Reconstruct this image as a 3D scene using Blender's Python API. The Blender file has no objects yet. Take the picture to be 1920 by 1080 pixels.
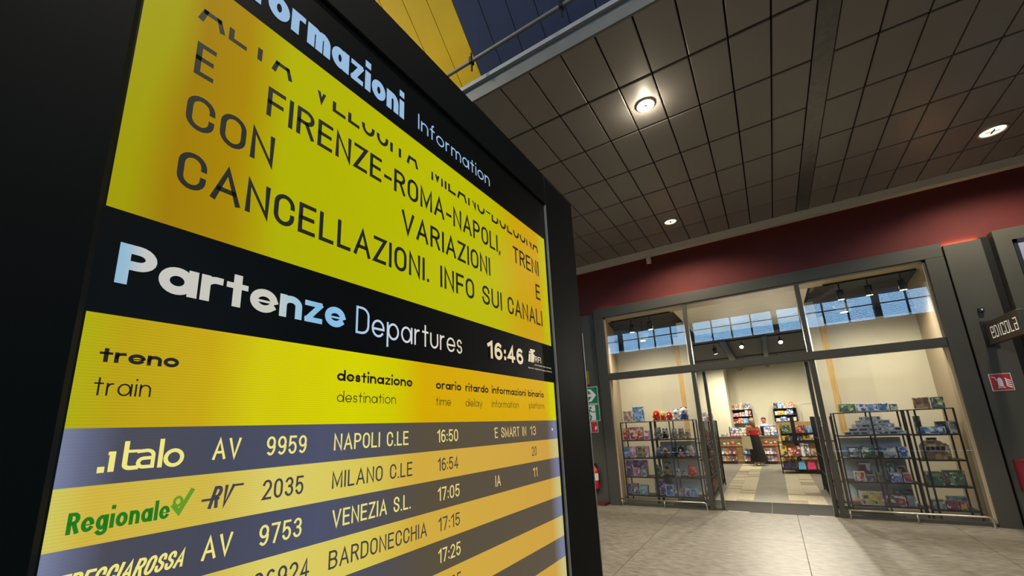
import bpy, bmesh, math, random
import numpy as np
from mathutils import Matrix, Vector

random.seed(7)
C = bpy.context.scene.collection
SC = bpy.context.scene

# ------------------------------------------------------------------ camera, world, exposure
H = 1.62                                   # eye height (m); X right along the shop front, Y into the shop, Z up
FPX, CX, CY = 777.517, 947.968, 627.751    # focal length and principal point in pixels of the 1920x1080 frame
R = np.array([[0.8432279589, 0.5358379088, -0.0429458359],
              [-0.1534461872, 0.1633644032, -0.9745595618],
              [-0.5151901367, 0.8283657449, 0.2199757163]])
cam_d = bpy.data.cameras.new('camera')
cam = bpy.data.objects.new('camera', cam_d); C.objects.link(cam)
cam_d.sensor_fit = 'HORIZONTAL'; cam_d.sensor_width = 36.0
cam_d.lens = FPX / 1920 * 36.0
cam_d.shift_x = (960 - CX) / 1920; cam_d.shift_y = (CY - 540) / 1920
cam_d.clip_start = 0.02; cam_d.clip_end = 200
mw = Matrix.Identity(4)
for i in range(3):
    mw[i][0], mw[i][1], mw[i][2] = R[0][i], -R[1][i], -R[2][i]
mw[2][3] = H
cam.matrix_world = mw
SC.camera = cam

w = bpy.data.worlds.new('world'); SC.world = w; w.use_nodes = True
bg = w.node_tree.nodes['Background']
bg.inputs[0].default_value = (0.34, 0.65, 1.0, 1); bg.inputs[1].default_value = 13.0
SC.view_settings.view_transform = 'Standard'; SC.view_settings.look = 'None'
SC.view_settings.gamma = 1.0; SC.view_settings.exposure = 0.0
SC.view_settings.use_curve_mapping = False

# ------------------------------------------------------------------ helpers
def ray(x, y):
    return R.T @ np.array([(x - CX) / FPX, (y - CY) / FPX, 1.0])
def at(x, y, ax, val):
    """point of the real plane axis=val that lies along a measured sight line"""
    d = ray(x, y); o = np.array([0, 0, H]); t = (val - o[ax]) / d[ax]
    return o + t * d
def lin(c):
    return tuple(((v / 255) / 12.92 if v / 255 <= 0.04045 else ((v / 255 + 0.055) / 1.055) ** 2.4) for v in c)

class MB:
    def __init__(s): s.v = []; s.f = []; s.m = []
    def add(s, vs, fs, mi=0):
        b = len(s.v); s.v += [tuple(map(float, p)) for p in vs]
        s.f += [tuple(i + b for i in f) for f in fs]; s.m += [mi] * len(fs)
        return s
    def box(s, x0, x1, y0, y1, z0, z1, mi=0, bev=0.0, front=None):
        if x0 > x1: x0, x1 = x1, x0
        if y0 > y1: y0, y1 = y1, y0
        if z0 > z1: z0, z1 = z1, z0
        if bev:
            b = min(bev, (x1 - x0) * .3, (y1 - y0) * .3, (z1 - z0) * .3)
            bm = bmesh.new(); bmesh.ops.create_cube(bm, size=1)
            for v in bm.verts:
                v.co = Vector(((x0 + x1) / 2 + v.co.x * (x1 - x0), (y0 + y1) / 2 + v.co.y * (y1 - y0), (z0 + z1) / 2 + v.co.z * (z1 - z0)))
            bmesh.ops.bevel(bm, geom=bm.edges[:], offset=b, segments=1, affect='EDGES')
            bm.verts.index_update()
            s.add([v.co for v in bm.verts], [[v.index for v in f.verts] for f in bm.faces], mi); bm.free()
            return s
        vs = [(x0, y0, z0), (x1, y0, z0), (x1, y1, z0), (x0, y1, z0), (x0, y0, z1), (x1, y0, z1), (x1, y1, z1), (x0, y1, z1)]
        s.add(vs, [(0, 3, 2, 1), (4, 5, 6, 7), (1, 2, 6, 5), (2, 3, 7, 6), (3, 0, 4, 7)], mi)
        s.add(vs, [(0, 1, 5, 4)], mi if front is None else front)
        return s
    def tube(s, pts, r, n=8, mi=0, cap=True):
        pts = [Vector(p) for p in pts]; rings = []
        rr = r if isinstance(r, (list, tuple)) else [r] * len(pts)
        for i, p in enumerate(pts):
            d = (pts[min(i + 1, len(pts) - 1)] - pts[max(i - 1, 0)]).normalized()
            a = Vector((0, 0, 1)) if abs(d.z) < .9 else Vector((1, 0, 0))
            u = d.cross(a).normalized(); v = d.cross(u)
            rings.append([p + rr[i] * (math.cos(2 * math.pi * k / n) * u + math.sin(2 * math.pi * k / n) * v) for k in range(n)])
        vs = [q for g in rings for q in g]; fs = []
        for i in range(len(pts) - 1):
            for k in range(n):
                fs.append((i * n + k, i * n + (k + 1) % n, (i + 1) * n + (k + 1) % n, (i + 1) * n + k))
        if cap:
            fs.append(tuple(range(n - 1, -1, -1))); fs.append(tuple(range((len(pts) - 1) * n, len(pts) * n)))
        return s.add(vs, fs, mi)
    def loft(s, rings, mi=0, cap=True):
        """rings: list of (cx, cy, cz, rx, ry)"""
        n = 16; vs = []; fs = []
        for cx, cy, cz, rx, ry in rings:
            vs += [(cx + rx * math.cos(2 * math.pi * k / n), cy + ry * math.sin(2 * math.pi * k / n), cz) for k in range(n)]
        for i in range(len(rings) - 1):
            for k in range(n):
                fs.append((i * n + k, i * n + (k + 1) % n, (i + 1) * n + (k + 1) % n, (i + 1) * n + k))
        if cap:
            fs.append(tuple(range(n - 1, -1, -1))); fs.append(tuple(range((len(rings) - 1) * n, len(rings) * n)))
        return s.add(vs, fs, mi)
    def ball(s, c, r, nu=12, nv=8, mi=0):
        if not isinstance(r, (tuple, list)): r = (r, r, r)
        vs = [(c[0], c[1], c[2] - r[2])]; fs = []
        for j in range(1, nv):
            t = -math.pi / 2 + math.pi * j / nv
            for i in range(nu):
                p = 2 * math.pi * i / nu
                vs.append((c[0] + r[0] * math.cos(t) * math.cos(p), c[1] + r[1] * math.cos(t) * math.sin(p), c[2] + r[2] * math.sin(t)))
        vs.append((c[0], c[1], c[2] + r[2])); L = len(vs) - 1
        for i in range(nu):
            fs.append((0, 1 + (i + 1) % nu, 1 + i)); fs.append((L, L - nu + i, L - nu + (i + 1) % nu))
        for j in range(nv - 2):
            for i in range(nu):
                a = 1 + j * nu
                fs.append((a + i, a + (i + 1) % nu, a + nu + (i + 1) % nu, a + nu + i))
        return s.add(vs, fs, mi)
    def disc(s, c, r, axis=2, n=24, mi=0):
        vs = []
        for k in range(n):
            a = 2 * math.pi * k / n; p = [c[0], c[1], c[2]]; o = [i for i in range(3) if i != axis]
            p[o[0]] += r * math.cos(a); p[o[1]] += r * math.sin(a); vs.append(p)
        return s.add(vs, [tuple(range(n))], mi)

def link(name, mesh, parent=None, loc=None):
    o = bpy.data.objects.new(name, mesh); C.objects.link(o)
    if parent is not None: o.parent = parent
    if loc is not None: o.location = loc
    return o
def to_mesh(name, mb, mats, off=(0, 0, 0), smooth=False):
    me = bpy.data.meshes.new(name)
    vs = [(p[0] - off[0], p[1] - off[1], p[2] - off[2]) for p in mb.v]
    me.from_pydata(vs, [], mb.f)
    if not isinstance(mats, (list, tuple)): mats = [mats]
    for m in mats: me.materials.append(m)
    if len(mats) > 1: me.polygons.foreach_set('material_index', mb.m)
    if smooth: me.polygons.foreach_set('use_smooth', [True] * len(me.polygons))
    me.update()
    return me
def wloc(o):
    v = Vector((0, 0, 0))
    while o is not None: v += o.location; o = o.parent
    return v
def part(name, mb, mats, parent, smooth=False, label=None):
    o = link(name, to_mesh(name, mb, mats, wloc(parent), smooth), parent)
    if label: o['label'] = label
    return o
def tag(o, label, cat, group=None):
    o['label'] = label; o['category'] = cat
    if group: o['group'] = group
    return o
def thing(name, label, cat, loc, group=None):
    o = bpy.data.objects.new(name, None); C.objects.link(o); o.location = loc
    o.empty_display_size = .1
    return tag(o, label, cat, group)
def solo(name, label, cat, mb, mats, group=None, smooth=False):
    a = np.array(mb.v); c = ((a[:, 0].min() + a[:, 0].max()) / 2, (a[:, 1].min() + a[:, 1].max()) / 2, a[:, 2].min())
    o = link(name, to_mesh(name, mb, mats, c, smooth), None, c)
    return tag(o, label, cat, group)
def struct(name, mb, mats, parent=None, smooth=False):
    if parent is not None: return part(name, mb, mats, parent, smooth)
    o = link(name, to_mesh(name, mb, mats), None); o['kind'] = 'structure'; return o
def sempty(name):
    o = bpy.data.objects.new(name, None); C.objects.link(o); o['kind'] = 'structure'; return o

MATS = {}
def mat(name, col, rough=.6, metal=0.0, spec=.5, emit=0.0, noise=0.0, nscale=8.0, bump=0.0, ecol=None, stretch=None, detail=4, tight=.3):
    if name in MATS: return MATS[name]
    m = bpy.data.materials.new(name); m.use_nodes = True; nt = m.node_tree
    b = nt.nodes['Principled BSDF']; c = lin(col)
    b.inputs['Base Color'].default_value = (*c, 1); b.inputs['Roughness'].default_value = rough
    b.inputs['Metallic'].default_value = metal; b.inputs['Specular IOR Level'].default_value = spec
    if emit:
        b.inputs['Emission Color'].default_value = (*lin(ecol or col), 1); b.inputs['Emission Strength'].default_value = emit
    if noise or bump:
        tc = nt.nodes.new('ShaderNodeTexCoord'); nz = nt.nodes.new('ShaderNodeTexNoise')
        nz.inputs['Scale'].default_value = nscale; nz.inputs['Detail'].default_value = detail
        src = tc.outputs['Object']
        if stretch:
            mp = nt.nodes.new('ShaderNodeMapping'); mp.inputs['Scale'].default_value = stretch
            nt.links.new(src, mp.inputs[0]); src = mp.outputs[0]
        nt.links.new(src, nz.inputs['Vector'])
        if noise:
            rp = nt.nodes.new('ShaderNodeValToRGB')
            rp.color_ramp.elements[0].position = tight; rp.color_ramp.elements[1].position = 1 - tight
            rp.color_ramp.elements[0].color = (*[x * (1 - noise) for x in c], 1)
            rp.color_ramp.elements[1].color = (*[min(1, x * (1 + noise)) for x in c], 1)
            nt.links.new(nz.outputs['Fac'], rp.inputs[0]); nt.links.new(rp.outputs[0], b.inputs['Base Color'])
        if bump:
            bp = nt.nodes.new('ShaderNodeBump'); bp.inputs['Strength'].default_value = bump; bp.inputs['Distance'].default_value = .01
            nt.links.new(nz.outputs['Fac'], bp.inputs['Height']); nt.links.new(bp.outputs[0], b.inputs['Normal'])
    MATS[name] = m; return m
def print_mat(name, cols, scale=20.0, rough=.35):
    """printed packaging: cells of flat colour, different on every object"""
    if name in MATS: return MATS[name]
    m = bpy.data.materials.new(name); m.use_nodes = True; nt = m.node_tree
    b = nt.nodes['Principled BSDF']; b.inputs['Roughness'].default_value = rough
    tc = nt.nodes.new('ShaderNodeTexCoord'); oi = nt.nodes.new('ShaderNodeObjectInfo')
    ad = nt.nodes.new('ShaderNodeVectorMath'); ad.operation = 'ADD'
    mu = nt.nodes.new('ShaderNodeMath'); mu.operation = 'MULTIPLY'; mu.inputs[1].default_value = 37.0
    nt.links.new(oi.outputs['Random'], mu.inputs[0]); nt.links.new(tc.outputs['Object'], ad.inputs[0]); nt.links.new(mu.outputs[0], ad.inputs[1])
    vo = nt.nodes.new('ShaderNodeTexVoronoi'); vo.distance = 'CHEBYCHEV'; vo.inputs['Scale'].default_value = scale; vo.inputs['Randomness'].default_value = .85
    nt.links.new(ad.outputs[0], vo.inputs['Vector'])
    rp = nt.nodes.new('ShaderNodeValToRGB'); rp.color_ramp.interpolation = 'CONSTANT'
    el = rp.color_ramp.elements
    n = len(cols); pos = [0] + [0.40 + 0.42 * i / max(1, n - 2) for i in range(n - 1)]
    while len(el) < n: el.new(.5)
    for i in range(n): el[i].position = pos[i]
    for i in range(n): el[i].color = (*lin([v * .84 + 40 for v in cols[i]]), 1)
    sp = nt.nodes.new('ShaderNodeSeparateColor'); nt.links.new(vo.outputs['Color'], sp.inputs[0])
    nt.links.new(sp.outputs[0], rp.inputs[0]); nt.links.new(rp.outputs[0], b.inputs['Base Color'])
    MATS[name] = m; return m
def screen_mat(name, stops, strength=1.0, noise=.12, nscale=3.0, lines=0.0):
    """what the display panel itself emits: a tint running along the panel (world Y), mottled"""
    m = bpy.data.materials.new(name); m.use_nodes = True; nt = m.node_tree
    b = nt.nodes['Principled BSDF']; b.inputs['Base Color'].default_value = (0, 0, 0, 1); b.inputs['Roughness'].default_value = .35
    b.inputs['Specular IOR Level'].default_value = .12
    geo = nt.nodes.new('ShaderNodeNewGeometry'); sx = nt.nodes.new('ShaderNodeSeparateXYZ')
    nt.links.new(geo.outputs['Position'], sx.inputs[0])
    nz = nt.nodes.new('ShaderNodeTexNoise'); nz.inputs['Scale'].default_value = nscale; nz.inputs['Detail'].default_value = 1.0
    nt.links.new(geo.outputs['Position'], nz.inputs['Vector'])
    mr = nt.nodes.new('ShaderNodeMapRange'); mr.inputs[1].default_value = .13; mr.inputs[2].default_value = 1.345
    nt.links.new(sx.outputs['Y'], mr.inputs[0])
    ma = nt.nodes.new('ShaderNodeMath'); ma.operation = 'MULTIPLY_ADD'; ma.inputs[1].default_value = noise * 2; ma.inputs[2].default_value = -noise
    nt.links.new(nz.outputs['Fac'], ma.inputs[0])
    ad = nt.nodes.new('ShaderNodeMath'); ad.operation = 'ADD'
    nt.links.new(mr.outputs[0], ad.inputs[0]); nt.links.new(ma.outputs[0], ad.inputs[1])
    rp = nt.nodes.new('ShaderNodeValToRGB'); el = rp.color_ramp.elements
    while len(el) < len(stops): el.new(.5)
    for i, (p, c) in enumerate(stops): el[i].position = p
    for i, (p, c) in enumerate(stops): el[i].color = (*lin(c), 1)
    nt.links.new(ad.outputs[0], rp.inputs[0])
    nt.links.new(rp.outputs[0], b.inputs['Emission Color'])
    b.inputs['Emission Strength'].default_value = strength
    if lines:
        wv = nt.nodes.new('ShaderNodeTexWave'); wv.bands_direction = 'Z'; wv.inputs['Scale'].default_value = 90; wv.inputs['Distortion'].default_value = .0
        nt.links.new(geo.outputs['Position'], wv.inputs['Vector'])
        m2 = nt.nodes.new('ShaderNodeMath'); m2.operation = 'MULTIPLY_ADD'; m2.inputs[1].default_value = lines * strength; m2.inputs[2].default_value = strength * (1 - lines / 2)
        nt.links.new(wv.outputs['Fac'], m2.inputs[0]); nt.links.new(m2.outputs[0], b.inputs['Emission Strength'])
    MATS[name] = m; return m
def glass_mat(name, ior=1.6, tint=(1, 1, 1), gain=1.0):
    m = bpy.data.materials.new(name); m.use_nodes = True; nt = m.node_tree
    for n in list(nt.nodes): nt.nodes.remove(n)
    out = nt.nodes.new('ShaderNodeOutputMaterial'); mx = nt.nodes.new('ShaderNodeMixShader')
    tr = nt.nodes.new('ShaderNodeBsdfTransparent'); tr.inputs[0].default_value = (*tint, 1)
    gl = nt.nodes.new('ShaderNodeBsdfGlossy'); gl.inputs['Roughness'].default_value = 0.0
    fr = nt.nodes.new('ShaderNodeFresnel'); fr.inputs['IOR'].default_value = ior
    nt.links.new(fr.outputs[0], mx.inputs[0]); nt.links.new(tr.outputs[0], mx.inputs[1]); nt.links.new(gl.outputs[0], mx.inputs[2])
    nt.links.new(mx.outputs[0], out.inputs[0])
    MATS[name] = m; return m

ORD = ['first', 'second', 'third', 'fourth', 'fifth', 'sixth', 'seventh', 'eighth', 'ninth', 'tenth', 'eleventh', 'twelfth', 'thirteenth', 'fourteenth', 'fifteenth', 'sixteenth', 'seventeenth', 'eighteenth', 'nineteenth', 'twentieth']

# ------------------------------------------------------------------ stroke lettering
def arc(cx, cy, rx, ry, a0, a1, n=10):
    return [(cx + rx * math.cos(math.radians(a0 + (a1 - a0) * i / n)), cy + ry * math.sin(math.radians(a0 + (a1 - a0) * i / n))) for i in range(n + 1)]
X = .64   # x-height of the small letters
def full(cx, cy, rx, ry, n=24): return arc(cx, cy, rx, ry, 90, 450, n)
GL = {
 'A': (.66, [[(0, 0), (.5, 1), (1, 0)], [(.2, .32), (.8, .32)]]),
 'B': (.58, [[(0, 0), (0, 1)], [(0, 1), (.55, 1)] + arc(.55, .765, .4, .235, 90, -90, 8)[1:] + [(0, .53)], [(.5, .53)] + arc(.55, .265, .45, .265, 90, -90, 8) + [(0, 0)]]),
 'C': (.56, [[(1, .68)] + arc(.5, .7, .5, .3, 0, 180, 10) + arc(.5, .3, .5, .3, 180, 360, 10) + [(1, .33)]]),
 'D': (.58, [[(0, 0), (0, 1), (.4, 1)] + arc(.4, .7, .6, .3, 90, 0, 6) + arc(.4, .3, .6, .3, 0, -90, 6) + [(0, 0)]]),
 'E': (.5, [[(1, 1), (0, 1), (0, 0), (1, 0)], [(0, .52), (.9, .52)]]),
 'F': (.48, [[(1, 1), (0, 1), (0, 0)], [(0, .5), (.88, .5)]]),
 'G': (.58, [[(1, .7)] + arc(.5, .7, .5, .3, 0, 180, 10) + arc(.5, .3, .5, .3, 180, 360, 10) + [(1, .46), (.55, .46)]]),
 'H': (.56, [[(0, 0), (0, 1)], [(1, 0), (1, 1)], [(0, .52), (1, .52)]]),
 'I': (.0, [[(0, 0), (0, 1)]]),
 'L': (.46, [[(0, 1), (0, 0), (1, 0)]]),
 'M': (.72, [[(0, 0), (0, 1), (.5, .12), (1, 1), (1, 0)]]),
 'N': (.58, [[(0, 0), (0, 1), (1, 0), (1, 1)]]),
 'O': (.58, [arc(.5, .68, .5, .32, 0, 180, 10) + arc(.5, .32, .5, .32, 180, 360, 10) + [(1, .68)]]),
 'P': (.54, [[(0, 0), (0, 1), (.5, 1)] + arc(.5, .74, .5, .26, 90, -90, 10) + [(0, .48)]]),
 'R': (.56, [[(0, 0), (0, 1), (.5, 1)] + arc(.5, .755, .48, .245, 90, -90, 10) + [(0, .51)], [(.55, .5), (1, 0)]]),
 'S': (.54, [[(.97, .73)] + arc(.5, .755, .47, .245, 0, 210, 10) + [(.5, .51)] + arc(.5, .25, .5, .25, 50, -150, 10) + [(0, .27)]]),
 'T': (.54, [[(0, 1), (1, 1)], [(.5, 1), (.5, 0)]]),
 'U': (.56, [[(0, 1)] + arc(.5, .3, .5, .3, 180, 360, 12) + [(1, 1)]]),
 'V': (.64, [[(0, 1), (.5, 0), (1, 1)]]),
 'Z': (.54, [[(0, 1), (1, 1), (0, 0), (1, 0)]]),
 '0': (.5, [arc(.5, .68, .5, .32, 0, 180, 10) + arc(.5, .32, .5, .32, 180, 360, 10) + [(1, .68)]]),
 '1': (.26, [[(0, .8), (1, 1), (1, 0)]]),
 '2': (.5, [arc(.5, .72, .5, .28, 165, -35, 10) + [(0, 0), (1, 0)]]),
 '3': (.5, [arc(.5, .76, .46, .24, 160, -90, 10), arc(.5, .27, .5, .27, 90, -160, 10)]),
 '4': (.54, [[(1, .25), (0, .25), (.7, 1), (.7, 0)]]),
 '5': (.5, [[(.95, 1), (.12, 1), (.05, .5)] + arc(.5, .32, .5, .32, 140, -155, 12)]),
 '6': (.5, [[(.85, .92)] + arc(.55, .55, .55, .45, 80, 180, 8), full(.5, .3, .5, .3)]),
 '7': (.48, [[(0, 1), (1, 1), (.35, 0)]]),
 '8': (.5, [full(.5, .76, .44, .24), full(.5, .27, .5, .27)]),
 '9': (.5, [[(.15, .08)] + arc(.45, .45, .55, .45, 260, 360, 8), full(.5, .7, .5, .3)]),
 '.': (.0, [[(0, 0), (0, .005)]]), ',': (.0, [[(0, .02), (-.5, -.14)]]),
 ':': (.0, [[(0, .08), (0, .10)], [(0, .58), (0, .60)]]), '-': (.3, [[(0, .38), (1, .38)]]), "'": (.0, [[(0, 1), (0, .78)]]),
 ' ': (.30, []),
 'a': (.62, [full(.46, X / 2, .46, X / 2), [(1, 0), (1, X)]]),
 'b': (.62, [full(.54, X / 2, .46, X / 2), [(0, 0), (0, 1.05)]]),
 'c': (.5, [arc(.55, X / 2, .5, X / 2, 50, 310, 14)]),
 'd': (.62, [full(.46, X / 2, .46, X / 2), [(1, 0), (1, 1.05)]]),
 'e': (.6, [[(.02, X * .46), (1, X * .46)] + arc(.5, X / 2, .5, X / 2, 0, 320, 20)]),
 'f': (.32, [[(.42, 0), (.42, .86)] + arc(.85, .86, .43, .17, 180, 95, 6), [(0, X), (1, X)]]),
 'g': (.6, [full(.46, X / 2, .46, X / 2), [(1, X), (1, -.12)] + arc(.5, -.12, .5, .2, 0, -150, 8)]),
 'i': (.0, [[(0, 0), (0, X)], [(0, .93), (0, .96)]]),
 'j': (.0, [[(0, 0), (0, X)]]),
 'l': (.0, [[(0, 0), (0, 1.05)]]),
 'm': (.88, [[(0, 0), (0, X)], [(0, X * .55)] + arc(.25, X * .66, .25, X * .34, 170, 0, 8) + [(.5, 0)], [(.5, X * .55)] + arc(.75, X * .66, .25, X * .34, 170, 0, 8) + [(1, 0)]]),
 'n': (.5, [[(0, 0), (0, X)], [(0, X * .5)] + arc(.5, X * .6, .5, X * .4, 175, 0, 10) + [(1, 0)]]),
 'o': (.62, [full(.5, X / 2, .5, X / 2)]),
 'p': (.62, [full(.54, X / 2, .46, X / 2), [(0, -.32), (0, X)]]),
 'r': (.3, [[(0, 0), (0, X)], [(0, X * .55)] + arc(.75, X * .55, .75, X * .45, 175, 85, 6)]),
 's': (.36, [arc(.5, X * .74, .44, X * .26, 20, 250, 10) + arc(.5, X * .26, .5, X * .26, 70, -160, 10)]),
 't': (.34, [[(.5, 0), (.5, .93)], [(0, X), (1, X)]]),
 'u': (.5, [[(0, X)] + arc(.5, X * .4, .5, X * .4, 180, 360, 12) + [(1, X)]]),
 'y': (.5, [[(0, X), (.5, .05)], [(1, X), (.2, -.32)]]),
 'z': (.46, [[(0, X), (1, X), (0, 0), (1, 0)]]),
}
GB = {   # heavier drawings of letters whose counters would close up
 'e': (.62, [arc(.5, X / 2, .5, X / 2, 12, 318, 20), (.32, [(.05, X * .47), (1.0, X * .47)]), (.45, [(1.02, X * .5), (1.02, X * .62)])]),
 'i': (.0, [[(0, 0), (0, X)], [(0, 1.10), (0, 1.14)]]),
 'a': (.66, [full(.44, X / 2, .44, X / 2), [(1, 0), (1, X)]]),
 'n': (.54, GL['n'][1]), 'z': (.5, [(.78, [(0, X + .03), (.96, X + .03)]), (.8, [(.98, X), (.06, 0)]), (.78, [(.02, -.03), (1, -.03)])]),
 't': (.38, [[(.5, 0), (.5, .93)], (.72, [(-.08, X), (1.08, X)])]),
 'r': (.34, [[(0, 0), (0, X)], (.85, [(0, X * .55)] + arc(.85, X * .6, .85, X * .44, 175, 80, 6))]),
 'f': (.34, GL['f'][1]), 'p': (.66, GL['p'][1]), 'b': (.66, GL['b'][1]), 'd': (.66, GL['d'][1]),
}
def stroke_quads(pts, t):
    """thick polyline with mitred corners and square ends -> list of quads (2D)"""
    P = [np.array(p, float) for p in pts]
    Q = [P[0]]
    for p in P[1:]:
        if np.linalg.norm(p - Q[-1]) > 1e-6: Q.append(p)
    if len(Q) < 2: return []
    closed = np.linalg.norm(Q[0] - Q[-1]) < 1e-4 and len(Q) > 3
    if closed: Q = Q[:-1]
    else:
        d = Q[1] - Q[0]; Q[0] = Q[0] - d / np.linalg.norm(d) * t / 2
        d = Q[-1] - Q[-2]; Q[-1] = Q[-1] + d / np.linalg.norm(d) * t / 2
    n = len(Q); L = []; Rr = []
    for i in range(n):
        if closed: a, b = Q[i] - Q[i - 1], Q[(i + 1) % n] - Q[i]
        else:
            a = Q[i] - Q[i - 1] if i else Q[1] - Q[0]; b = Q[i + 1] - Q[i] if i < n - 1 else Q[i] - Q[i - 1]
        a = a / np.linalg.norm(a); b = b / np.linalg.norm(b)
        na = np.array([-a[1], a[0]]); nb = np.array([-b[1], b[0]]); m = na + nb
        k = np.linalg.norm(m); m = na if k < 1e-6 else m / k
        s = t / 2 / max(.42, m @ na)
        L.append(Q[i] + m * s); Rr.append(Q[i] - m * s)
    rng = range(n) if closed else range(n - 1)
    return [[Rr[i], Rr[(i + 1) % n], L[(i + 1) % n], L[i]] for i in rng]
def text_quads(s, width, cap, t, space=.16, slant=0.0):
    """fit s into width x cap (metres); returns quads in (u, v)"""
    tot = 0
    for i, ch in enumerate(s):
        tot += (GB[ch][0] if t / cap > .15 and ch in GB else GL[ch][0]) + (space if i < len(s) - 1 else 0)
    n = len(s); k = (width - n * t) / max(tot, 1e-6)
    if k < .1 * cap: k = .1 * cap
    out = []; x = 0; bold = t / cap > .15
    for ch in s:
        wd, sts = GL[ch]
        if bold and ch in GB: wd, sts = GB[ch]
        for st in sts:
            tk = t
            if isinstance(st, tuple): tk, st = t * st[0], st[1]
            pts = [(x + t / 2 + (u * (wd if wd else .12) * k), t / 2 + v * (cap - t)) for u, v in st]
            pts = [(p[0] + slant * p[1], p[1]) for p in pts]
            out += stroke_quads(pts, tk)
        x += wd * k + t + space * k
    return out
def clip_below(q, v):
    out = []
    for i in range(len(q)):
        a, b = q[i], q[(i + 1) % len(q)]
        if a[1] <= v: out.append(a)
        if (a[1] <= v) != (b[1] <= v):
            f = (v - a[1]) / (b[1] - a[1]); out.append(a + (b - a) * f)
    return out

# ------------------------------------------------------------------ shared materials
M_floor = mat('hall floor stone', (118, 112, 100), rough=.45, spec=.35, noise=.28, nscale=5, bump=.25, stretch=(1.6, 4.5, 1), detail=12, tight=.38)
M_joint = mat('dark joint', (26, 24, 22), rough=.9)
M_panel = mat('ceiling metal panel', (122, 120, 120), rough=.42, spec=.45, noise=.05, nscale=1.3)
M_void = mat('ceiling void', (14, 12, 12), rough=.95)
M_strip = mat('spotted steel strip', (104, 104, 106), rough=.35, metal=.3, noise=.18, nscale=14)
M_beam = mat('edge beam grey', (84, 86, 84), rough=.6, noise=.1, nscale=5)
M_lip = mat('edge beam pale lip', (128, 132, 136), rough=.5)
M_red = mat('dark red plaster', (88, 26, 23), rough=.8, noise=.06, nscale=4)
M_white = mat('off white trim', (200, 196, 186), rough=.6)
M_grey = mat('dark grey panel', (74, 73, 65), rough=.5, spec=.25, noise=.05, nscale=3)
M_frame = mat('dark grey frame', (66, 65, 58), rough=.5, spec=.25)
M_groove = mat('black groove', (8, 8, 8), rough=.9)
M_cream = mat('cream shop wall', (206, 199, 172), rough=.8, noise=.04, nscale=1.5)
M_beige = mat('beige reveal', (166, 150, 122), rough=.7)
M_wood = mat('pale wood trim', (206, 170, 104), rough=.5, noise=.15, nscale=6, stretch=(6, 6, .6))
M_darkceil = mat('dark shop ceiling', (44, 46, 52), rough=.7)
M_shopfloor = mat('shop grey tile', (150, 146, 132), rough=.45, noise=.1, nscale=2)
M_plankA = mat('pale plank', (205, 195, 165), rough=.45, noise=.08, nscale=4, stretch=(8, 1, 1))
M_plankB = mat('tan plank', (168, 154, 124), rough=.45, noise=.12, nscale=4, stretch=(8, 1, 1))
M_thresh = mat('dark entrance tile', (50, 48, 43), rough=.75, spec=.2, noise=.08, nscale=4)
M_glass = glass_mat('shop glass', 1.75)
M_steel = mat('brushed steel', (190, 186, 174), rough=.3, metal=.9)
M_black = mat('black metal', (18, 18, 19), rough=.45)
M_blackp = mat('black plastic', (22, 22, 24), rough=.4)

D = 8.842
# ------------------------------------------------------------------ hall floor
fl = sempty('floor')
mb = MB().box(-14, 14, -6.4, 8.9, -.06, -.012); part('floor_bed', mb, M_joint, fl)
S = 1.83
k = 0
for i in range(-6, 7):
    for j in range(-7, 1):
        x0 = .08 + i * S; y0 = 7.02 + j * S
        if x0 < -11 or x0 > 9: continue
        o = part('floor_slab', MB().box(x0 + .003, x0 + S - .003, y0 + .003, min(y0 + S, 8.86) - .003, -.03, 0), M_floor, fl)

# ------------------------------------------------------------------ low metal ceiling
ZC = 5.263
ce = sempty('ceiling')
part('ceiling_void', MB().box(-8.4, 8.2, 3.27, 9.05, ZC + .10, ZC + .16), M_void, ce)
xs = [.19 + .3625 * q for q in range(2, -17, -1)][::-1]     # ... up to .915 (left of the steel strip)
xr = [1.098 + .3625 * q for q in range(0, 16)]
ys = [3.27] + [4.07 + .811 * q for q in range(0, 6)] + [8.84]
base = MB()
def panel_mesh(wx, wy, nm):
    g = .007; gy = .016; b = .006
    x0, x1, y0, y1 = g, wx - g, gy, wy - gy
    v = [(x0, y0, .03), (x1, y0, .03), (x1, y1, .03), (x0, y1, .03), (x0 + b, y0 + b, 0), (x1 - b, y0 + b, 0), (x1 - b, y1 - b, 0), (x0 + b, y1 - b, 0),
         (x0, y0, .006), (x1, y0, .006), (x1, y1, .006), (x0, y1, .006)]
    f = [(4, 7, 6, 5), (8, 9, 5, 4)[::-1], (9, 10, 6, 5)[::-1], (10, 11, 7, 6)[::-1], (11, 8, 4, 7)[::-1], (0, 1, 9, 8)[::-1], (1, 2, 10, 9)[::-1], (2, 3, 11, 10)[::-1], (3, 0, 8, 11)[::-1]]
    m = MB().add(v, f); return to_mesh(nm, m, M_panel)
cache = {}
HOLES = []
for row in range(len(ys) - 1):
    wy = ys[row + 1] - ys[row]
    for line in (xs, xr):
        for q in range(len(line) - 1):
            wx = line[q + 1] - line[q]; key = (round(wx, 3), round(wy, 3))
            if key not in cache: cache[key] = panel_mesh(wx, wy, 'ceiling_panel')
            link('ceiling_panel', cache[key], ce, (line[q], ys[row], ZC + random.uniform(-.0015, .0015)))
struct('trim_1', MB().box(xs[-1] + .004, xr[0] - .004, 3.27, 8.84, ZC - .004, ZC + .05), M_strip)
struct('trim_2', MB().box(-6, 8, 3.255, 3.285, ZC - .02, ZC + .15), M_beam)
struct('trim_3', MB().box(-6, 8, 3.215, 3.30, ZC + .15, ZC + .20), M_lip)
struct('trim_4', MB().box(-6, 8, 8.79, 8.95, 5.128, ZC - .004), M_white)

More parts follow.
